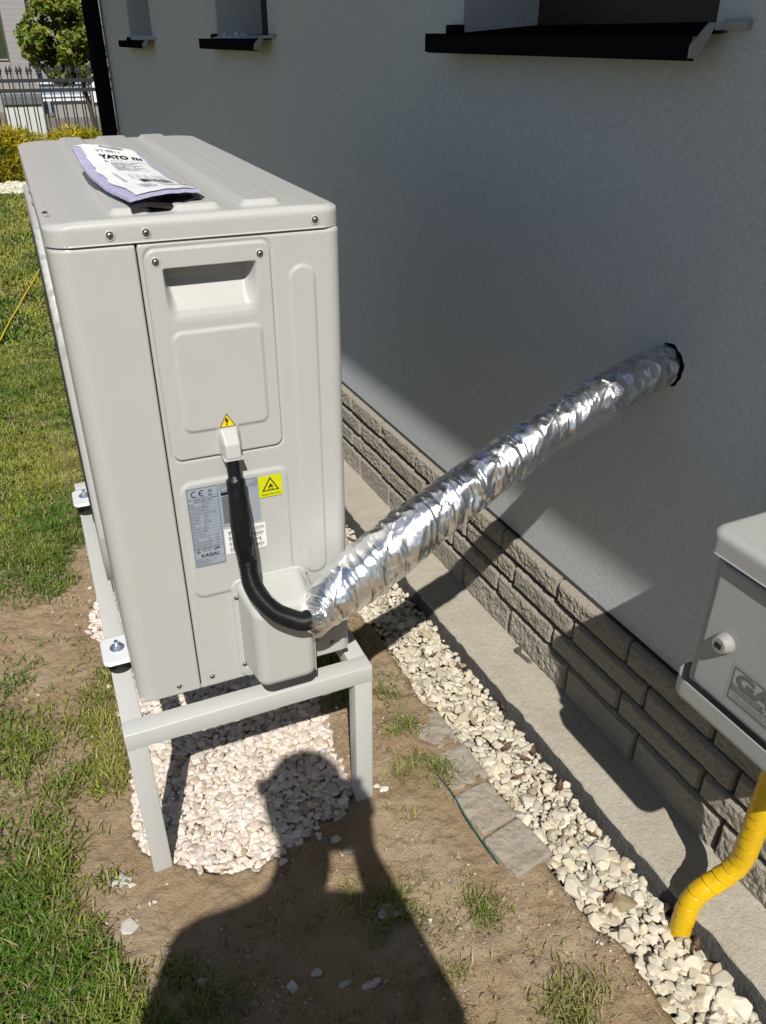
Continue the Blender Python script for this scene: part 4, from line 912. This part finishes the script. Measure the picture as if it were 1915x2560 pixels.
mb.add([fr(*q) for q in ((-.022, -.006, .001), (.030, -.007, .004), (.036, 0, .004), (.030, .006, .004), (-.022, .006, .001), (-.022, 0, .009), (.030, 0, .012))], [(0, 1, 6, 5), (5, 6, 3, 4), (1, 2, 6), (6, 2, 3), (0, 5, 4), (0, 4, 3, 2, 1)]); mb.box((-.026, -.008, 0), (-.016, .008, .016), 0, fr)
tag(mb.obj('metal_scrap', m_chip, None, loc=(1.0, .23, .026)), 'dark folded metal scrap lying on the concrete ledge', 'scrap')
def leaf(x, y, s, rot, label, z=.012, seed=0, curl=.5):
    r_ = np.random.default_rng(seed); a = np.linspace(0, 1, 9); wdt = .17 * np.sin(np.pi * a ** .8) * (1 + .3 * np.sin(a * 23)) + .01; ca, sa = math.cos(rot), math.sin(rot); V = []
    for i, t in enumerate(a):
        for q in (-1, 0, 1):
            lx, ly, lz = (t - .5) * s, q * wdt[i] * s, (abs(q) * .16 + curl * (t - .5) ** 2) * s + r_.normal() * .02 * s; V.append((x + lx * ca - ly * sa, y + lx * sa + ly * ca, z + lz))
    tag(np_obj('leaf', np.array(V), grid_faces(9, 3), m_leaf, loc=(x, y, 0)), label, 'leaf', 'dry leaves on the gravel strip')
LV = [(.80, .37, .030, .3, 'reddish dry leaf on the far part of the gravel strip'), (.842, .30, .034, 1.2, 'brown dry leaf close to the footing on the far gravel'), (.878, .115, .040, 1.5, 'long tan leaf standing against the footing edge'), (.815, -.01, .042, .4, 'dark brown crumpled leaf on the middle of the gravel strip'),
      (.835, -.055, .036, 2.2, 'dark curled leaf on the gravel next to the crumpled one'), (.868, -.045, .034, 1.1, 'brown leaf leaning on the footing edge'), (.79, -.10, .032, .1, 'thin reddish leaf left of the curled leaves'), (.868, -.16, .040, .9, 'rust coloured leaf by the footing in the middle of the strip'),
      (.86, -.30, .026, 2.0, 'small dark red leaf by the footing halfway to the yellow pipe'), (.80, -.44, .040, .4, 'long rusty leaf on the gravel before the yellow pipe'), (.895, -.585, .034, .7, 'brown leaf just in front of the yellow pipe'), (.925, -.625, .030, 1.9, 'orange brown leaf between stones in front of the pipe')]
for i, (x, y, s, r_, lb) in enumerate(LV): leaf(x, y, s * .95, r_, lb, z=-.010, seed=i)
# clear bag on the middle sill
g_u, g_v = np.meshgrid(np.linspace(0, 1, 40), np.linspace(0, 1, 14), indexing='ij')
P = w2(2.30 + .56 * g_u, -.02 + .09 * g_v, 1.489 + .020 * np.sin(np.pi * g_v) * (.4 + np.abs(fbm(g_u * 9, g_v * 4, seed=601))) * np.sin(np.pi * g_u) ** .4 + .002)
tag(np_obj('plastic_bag', P.reshape(-1, 3), grid_faces(40, 14), mat('crumpled_plastic', (.45, .50, .60), .15, spec=.8, bump=(60, .8, .01)), smooth=False, loc=tuple(w2(2.6, 0, 1.49).tolist())), 'crumpled pale plastic bag on the middle window sill', 'plastic bag')

# ================================================================ BACKGROUND
m_iron = mat('dark_iron', (.035, .037, .042), .45); m_mulch = mat('white_pebbles', (1, 1, 1), .9, attr='col')
def fence_row(name, y, x0, n, step, label, cat):
    t = thing(name, label, cat, (x0 + n * step / 2, y, 0))
    for z in (.985, .865, .12): MB().box((x0 - .1, y - .016, z - .016), (x0 + n * step, y + .016, z + .016)).obj('rail', m_iron, t)
    mb = MB(); mb.box((-.008, -.008, .02), (.008, .008, 1.07)); mb.tube([(0, 0, 1.06), (0, 0, 1.075), (0, 0, 1.085)], np.array([.010, .018, .010]), 8)
    mb.add([(-.026, 0, 1.095), (0, -.008, 1.095), (.026, 0, 1.095), (0, .008, 1.095), (0, 0, 1.175), (0, 0, 1.078)], [(0, 1, 4), (1, 2, 4), (2, 3, 4), (3, 0, 4), (1, 0, 5), (2, 1, 5), (3, 2, 5), (0, 3, 5)])
    first = np_obj('picket', np.array(mb.V) + np.array([x0, y, 0]), mb.F, m_iron, t, False)
    for i in range(1, n):
        c = first.copy(); C.objects.link(c); c.parent = t; c.location = (i * step, 0, 0)
    return t
fence_row('fence', 12.0, -.62, 21, .127, 'black iron picket fence with spear tops in front of the paved drive', 'fence')
fence_row('gate', 12.28, -.58, 21, .1285, 'dark iron sliding gate with spear tops right behind the picket fence', 'gate')
m_pave = mat('pale_paving', (.17, .145, .12), .9, bump=(30, .4, .01), var=(3, .5, (.12, .10, .085)))
xs = np.linspace(-6, 9, 16); ys = []
mb = MB(); yv = 12.6; i = 0
while yv < 22: mb.box((-8, yv, .0), (12, yv + .56, .022 + .002 * (i % 2))); yv += .59; i += 1
tag(mb.obj('road', m_pave, None, loc=(0, 16, 0)), 'pale paved drive behind the iron fence', kind='structure')
m_cab = mat('cabinet_white', (.60, .63, .60), .7); m_dk = mat('cabinet_grey', (.13, .145, .15), .6)
cb = thing('utility_cabinet', 'low white street cabinet with a dark grey top behind the iron gate', 'cabinet', (.29, 13.2, 0))
MB().box((.03, 13.0, 0), (.545, 13.4, .64), bev=.01).obj('body', m_cab, cb, smooth=False); MB().box((.01, 12.97, .6405), (.565, 13.43, .76), bev=.01).obj('top', m_dk, cb)
# neighbour house
m_clad = mat('pale_cladding', (.31, .295, .285), .8); m_terra = mat('terracotta_render', (.34, .17, .14), .9); m_bluew = mat('blue_grey_shade_and_panel', (.25, .31, .36), .8); m_pale = mat('pale_render', (.30, .29, .27), .8)
nb = thing('neighbour_house', 'pale clad and terracotta house beyond the fence at far left', 'house', (0, 22, 0))
mb = MB()
for k in range(60): mb.box((.36, 20.0, .003 + k * .10), (.86, 21.5, .100 + k * .10))
mb.box((.37, 20.004, 0), (.85, 21.4, 6.1)); mb.obj('cladding_pier', m_clad, nb)
MB().box((-7, 21.0, 0), (.358, 27, 1.02)).obj('base_wall', m_clad, nb); MB().box((-7, 21.1, 1.022), (.356, 27, 6.0)).obj('render_wall', m_terra, nb)
wn = MB().box((-2.0, 20.98, 1.05), (.345, 21.095, 1.93)).obj('window', m_clad, nb); MB().box((-1.97, 20.965, 1.10), (.335, 20.979, 1.90)).obj('pane', mat('green_reflection_pane', (.035, .06, .028), .2), wn)  # pane colour paints in the dark green reflection on the glass
MB().box((.862, 20.3, 0), (1.02, 21.6, 6.2)).obj('side_wall', m_bluew, nb)  # shadow side of the house, its shade put into the blue-grey colour
MB().box((-7.5, 20.4, 6.21), (1.7, 27.5, 6.5)).obj('roof', m_sill, nb)
gwt = thing('garden_wall', 'low pale wall with white framed openings behind the maple', 'wall', (1.6, 19, 0))
MB().box((1.0, 19.0, 0), (5.0, 19.25, .98)).obj('wall', m_pale, gwt)
mb = MB()
for (a, b) in ((.66, .705), (.42, .455), (.34, .385)): mb.box((.78, 18.94, a), (1.78, 18.985, b))
mb.box((1.83, 18.94, .30), (1.92, 18.985, .95)); fr2 = mb.obj('white_frame', mat('white_frame_paint', (.80, .82, .84), .4), gwt)
MB().box((.80, 18.986, .386), (1.76, 18.9905, .66)).obj('panel', m_bluew, gwt)

def leafmesh(n, cen, radf, seed, size, cols, squash=(1, 1, 1), clump=9, thr=-.1):
    r_ = np.random.default_rng(seed); out = []; cnt = 0
    d = r_.normal(size=(n * 3, 3)); d /= np.linalg.norm(d, axis=1)[:, None]; rr = r_.uniform(.25, 1, n * 3) ** .45
    P = d * rr[:, None] * radf(d)[:, None] * np.array(squash)
    dens = fbm(P[:, 0] * clump, P[:, 1] * clump, P[:, 2] * clump, o=2, seed=seed); P = P[dens > thr][:n]; n = len(P)
    a = r_.normal(size=(n, 3)); a /= np.linalg.norm(a, axis=1)[:, None]; b = np.cross(a, r_.normal(size=(n, 3))); b /= np.linalg.norm(b, axis=1)[:, None]
    s = size * r_.uniform(.6, 1.3, (n, 1)); c0 = P + np.array(cen)
    V = np.stack([c0 - a * s, c0 - b * s * .55 + a * s * .1, c0 + a * s, c0 + b * s * .55 + a * s * .1], 1).reshape(-1, 3)
    F = np.arange(n * 4).reshape(n, 4); t = np.clip(.5 + .7 * fbm(P[:, 0] * 4, P[:, 1] * 4, P[:, 2] * 4, seed=seed + 5, o=2) + r_.normal(size=n) * .15, 0, 1)[:, None]
    cl = np.array(cols[0]) * (1 - t) + np.array(cols[1]) * t; cl = cl * r_.uniform(.7, 1.25, (n, 1)); return V, F, np.repeat(cl, 4, 0)
m_fol = mat('foliage', (1, 1, 1), .55, attr='col', spec=.3)
def tree(name, cen, rad, trunk, label, seed, n=11000, size=.042, cols=((.085, .15, .018), (.22, .23, .035))):
    t = thing(name, label, 'tree', (trunk[0][0], trunk[0][1], 0))
    mb = MB(); mb.tube(trunk, np.linspace(.045, .03, len(trunk)), 10)
    for i in range(7):
        a = i * .9; mb.tube([trunk[-1], np.array(trunk[-1]) + np.array([math.cos(a) * rad * .35, math.sin(a) * rad * .35, .18]), np.array(trunk[-1]) + np.array([math.cos(a) * rad * .75, math.sin(a) * rad * .75, .35 + .1 * (i % 3)])], np.array([.02, .013, .005]), 6)
    mb.obj('trunk', mat('bark', (.07, .055, .045), .9), t)
    rf = lambda d: rad * (1 + .20 * fbm(d[:, 0] * 2.6, d[:, 1] * 2.6, d[:, 2] * 2.6, seed=seed, o=3))
    V, F, c = leafmesh(n, cen, rf, seed, size, cols, (1, 1, .98), clump=4.2, thr=-.12); np_obj('crown', V, F, m_fol, t, smooth=False, col=c)
tree('maple_tree', (1.06, 13.9, 1.47), .60, [(1.36, 13.9, 0), (1.30, 13.9, .5), (1.22, 13.9, 1.05)], 'small round maple with yellow-green leaves behind the fence', 801)
def shrub(cen, rad, sq, label, seed, n=14000):
    r_ = np.random.default_rng(seed); d = r_.normal(size=(n, 3)); d[:, 2] = np.abs(d[:, 2]); d /= np.linalg.norm(d, axis=1)[:, None]
    rf = rad * (1 + .22 * fbm(d[:, 0] * 3, d[:, 1] * 3, d[:, 2] * 3, seed=seed, o=3)); rr = r_.uniform(.45, 1.0, n) ** .4
    P = d * (rf * rr)[:, None] * np.array(sq) + np.array(cen); s = .055 * r_.uniform(.6, 1.3, (n, 1)); a = d * .8 + r_.normal(size=(n, 3)) * .45; a[:, 2] -= .25; a /= np.linalg.norm(a, axis=1)[:, None]
    b = np.cross(a, r_.normal(size=(n, 3))); b /= np.linalg.norm(b, axis=1)[:, None]
    V = np.stack([P - b * s * .10, P + b * s * .10, P + a * s + b * s * .03, P + a * s - b * s * .03], 1).reshape(-1, 3); F = np.arange(4 * n).reshape(n, 4)
    t = np.clip(.55 + .6 * fbm(P[:, 0] * 9, P[:, 1] * 9, P[:, 2] * 9, seed=seed + 1, o=2), 0, 1)[:, None]; cl = np.array([.11, .14, .012]) * (1 - t) + np.array([.55, .43, .018]) * t
    th = thing('conifer_shrub', label, 'shrub', cen, 'golden conifer shrubs in front of the fence')
    np_obj('foliage', V, F, m_fol, th, smooth=False, col=np.repeat(cl * r_.uniform(.6, 1.2, (n, 1)), 4, 0))
    mb = MB()
    for i in range(6): a_ = i * 1.05; mb.tube([np.array(cen), np.array(cen) + np.array([math.cos(a_) * rad * .5, math.sin(a_) * rad * .5, rad * .45])], np.array([.02, .006]), 6)
    mb.obj('stem', mat('shrub_stem', (.06, .045, .03), .9), th)
shrub((-.10, 10.35, 0), .50, (1.0, .9, 1.12), 'golden-tipped bushy conifer at the left edge of the view', 811)
shrub((.86, 11.1, 0), .54, (1.1, .8, .88), 'low golden conifer in the middle behind the heat pump lid', 812)
shrub((1.45, 11.3, 0), .42, (1.0, .8, .85), 'small golden conifer next to the house corner', 813)
P = np.c_[R.uniform(-.9, 1.4, 2600), R.uniform(9.0, 9.75, 2600), np.full(2600, .02)]; V, F, c = scatter(P, np.clip(R.lognormal(math.log(.03), .3, 2600), .015, .06), stone_cols(2600, np.array([.68, .66, .56]), 77), .5, 78)
tag(np_obj('gravel', V, F, m_gravel, smooth=False, col=c, loc=(.3, 9.4, 0)), 'far border of white pebbles in front of the golden shrubs', 'gravel', kind='stuff')

# ================================================================ PHOTOGRAPHER (throws the shadow on the ground)
def skin_person():
    pts, edges, rad = [], [], []
    def add(p, r, prev=None):
        pts.append(tuple(p)); rad.append(r if isinstance(r, tuple) else (r, r)); i = len(pts) - 1
        if prev is not None: edges.append((prev, i))
        return i
    f = np.array([.391, .920, 0]); rt = np.array([.920, -.391, 0]); up = np.array([0, 0, 1.0])
    hips = np.array([-.245, -1.56, .93]); pel = add(hips, (.165, .12))
    w_ = add(hips + up * .18 + f * .02, (.155, .11), pel); ch = add(hips + up * .36 + f * .05, (.20, .135), w_); cht = add(np.array([-.200, -1.460, 1.400]), (.175, .105), ch)
    nk = add(np.array([-.175, -1.395, 1.475]), .074, cht); nk2 = add(np.array([-.152, -1.335, 1.535]), .056, nk)
    h1 = add(np.array([-.142, -1.300, 1.590]), (.076, .085), nk2); h2 = add(np.array([-.136, -1.288, 1.655]), (.084, .098), h1); h3 = add(np.array([-.140, -1.292, 1.715]), (.072, .082), h2); add(np.array([-.141, -1.296, 1.750]), (.040, .045), h3)
    # right arm raised to the phone
    sh = add(np.array([-.050, -1.495, 1.405]), .080, cht); el = add(np.array([.066, -1.450, 1.120]), .060, sh); fa = add(np.array([.040, -1.385, 1.225]), .046, el); wr = add(np.array([.000, -1.275, 1.390]), .029, fa)
    pm = add(np.array([.014, -1.246, 1.435]), (.030, .018), wr); pm2 = add(np.array([.014, -1.232, 1.462]), (.032, .016), pm)
    for k_, (dx, dz, ln) in enumerate(((-.030, .012, .066), (-.012, .020, .074), (.008, .022, .070), (.024, .012, .056))):
        b_ = np.array([.014, -1.232, 1.462]) + rt * dx + up * dz; i1 = add(b_, .0095, pm2); i2 = add(b_ + up * ln * .45 - rt * .006, .0088, i1); i3 = add(b_ + up * ln * .8 - rt * .018 + f * .004, .008, i2); add(b_ + up * ln - rt * .028 + f * .008, .0068, i3)
    th1 = add(np.array([.012, -1.228, 1.438]) - rt * .03, .011, pm); th2 = add(np.array([-.01, -1.226, 1.458]) - rt * .03, .010, th1); add(np.array([-.014, -1.222, 1.480]) - rt * .03, .008, th2)
    # left arm hanging
    sh = add(np.array([-.385, -1.385, 1.385]), .080, cht); el = add(np.array([-.468, -1.465, 1.120]), .060, sh); fa = add(np.array([-.445, -1.445, 1.02]), .046, el); wr = add(np.array([-.420, -1.380, .870]), .028, fa); pm = add(np.array([-.416, -1.368, .825]), (.018, .038), wr)
    for k_ in range(4):
        b_ = np.array([-.416, -1.368, .800]) + f * (-.027 + .018 * k_); i1 = add(b_, .0095, pm); i2 = add(b_ - up * .035 + rt * .004, .009, i1); add(b_ - up * (.058 + .006 * (k_ in (1, 2))) + rt * .012, .0075, i2)
    i1 = add(np.array([-.410, -1.330, .815]), .011, pm); add(np.array([-.404, -1.318, .785]), .009, i1)
    for s in (-1, 1):
        a = add(hips + rt * .10 * s - up * .06, .105, pel); b = add(hips + rt * .115 * s - up * .45 + f * .02, .066, a); b2 = add(hips + rt * .118 * s - up * .56, .064, b); c = add(hips + rt * .12 * s - up * .86 - f * .02, .042, b2); d = add(hips + rt * .12 * s - up * .885 + f * .03, .045, c); add(hips + rt * .13 * s - up * .895 + f * .16, .034, d)
    me = bpy.data.meshes.new('person'); me.from_pydata(pts, edges, []); me.update()
    o = bpy.data.objects.new('person', me); C.objects.link(o)
    md = o.modifiers.new('skin', 'SKIN'); md.use_smooth_shade = True
    for v_, r_ in zip(me.skin_vertices[0].data, rad): v_.radius = r_
    me.skin_vertices[0].data[0].use_root = True
    sb = o.modifiers.new('sub', 'SUBSURF'); sb.levels = 2; sb.render_levels = 2
    dg = bpy.context.evaluated_depsgraph_get(); ev = bpy.data.meshes.new_from_object(o.evaluated_get(dg)); bpy.data.objects.remove(o)
    ev.materials.clear(); ev.materials.append(m_cloth); ev.materials.append(m_skin)
    for p in ev.polygons:
        c = p.center; p.material_index = 1 if (c.z > 1.50 or (c.x > .0 and c.z > 1.40 and c.y > -1.27) or (c.x < -.38 and c.z < .87)) else 0
    o = bpy.data.objects.new('person', ev); C.objects.link(o)
    tag(o, 'person in a dark jacket standing behind the camera holding up a phone', 'person')
    hd = MB(); n1, n2 = 20, 24; V = []
    for i in range(n1):
        a = math.pi * .62 * i / (n1 - 1)
        for j in range(n2):
            b = 2 * math.pi * j / n2; d = np.array([math.sin(a) * math.cos(b) * .094, math.sin(a) * math.sin(b) * .108, math.cos(a) * .112]); V.append(np.array([-.140, -1.300, 1.660]) + d[0] * rt + d[1] * f * (1 if d[1] < 0 else .82) + d[2] * up)
    np_obj('hair', np.array(V), np.array([[i * n2 + j, i * n2 + (j + 1) % n2, (i + 1) * n2 + (j + 1) % n2, (i + 1) * n2 + j] for i in range(n1 - 1) for j in range(n2)]), m_hair, o)
    # face: nose, ears, eyes, mouth
    fc = np.array([-.136, -1.288, 1.655]); mb = MB()
    mb.add([fc + f * .094 + up * .02, fc + f * .112 - up * .02, fc + f * .094 + rt * .016 - up * .025, fc + f * .094 - rt * .016 - up * .025], [(0, 1, 2), (0, 3, 1), (3, 2, 1)]); mb.obj('nose', m_skin, o, smooth=True)
    for s in (-1, 1):
        c = fc + rt * .086 * s; mb = MB(); mb.tube([c - up * .028, c - up * .01 + rt * .012 * s, c + up * .018 + rt * .014 * s, c + up * .032], np.array([.006, .011, .013, .006]), 8); mb.obj('ear', m_skin, o, smooth=True)
        c = fc + f * .088 + rt * .031 * s + up * .008; mb = MB(); mb.tube([c - f * .006, c, c + f * .004], np.array([.011, .010, .005]), 10); mb.obj('eye', m_white, o, smooth=True)
    mb = MB(); c = fc + f * .090 - up * .048; mb.tube([c - rt * .024, c + f * .005, c + rt * .024], np.array([.002, .005, .002]), 8); mb.obj('mouth', mat('lips', (.35, .13, .11), .5), o, smooth=True)
skin_person()
ph = thing('phone', 'black mobile phone held up by the photographer', 'phone', (.01, -1.20, 1.43))
pb = CAM - CF * .0105 - CU * .055 + CR * .018
fr = lambda a, b, c: pb + a * CR + b * CU + c * CF
MB().box((-.038, -.080, -.004), (.038, .080, .004), 0, fr, bev=.003).obj('body', m_phone, ph, smooth=True)
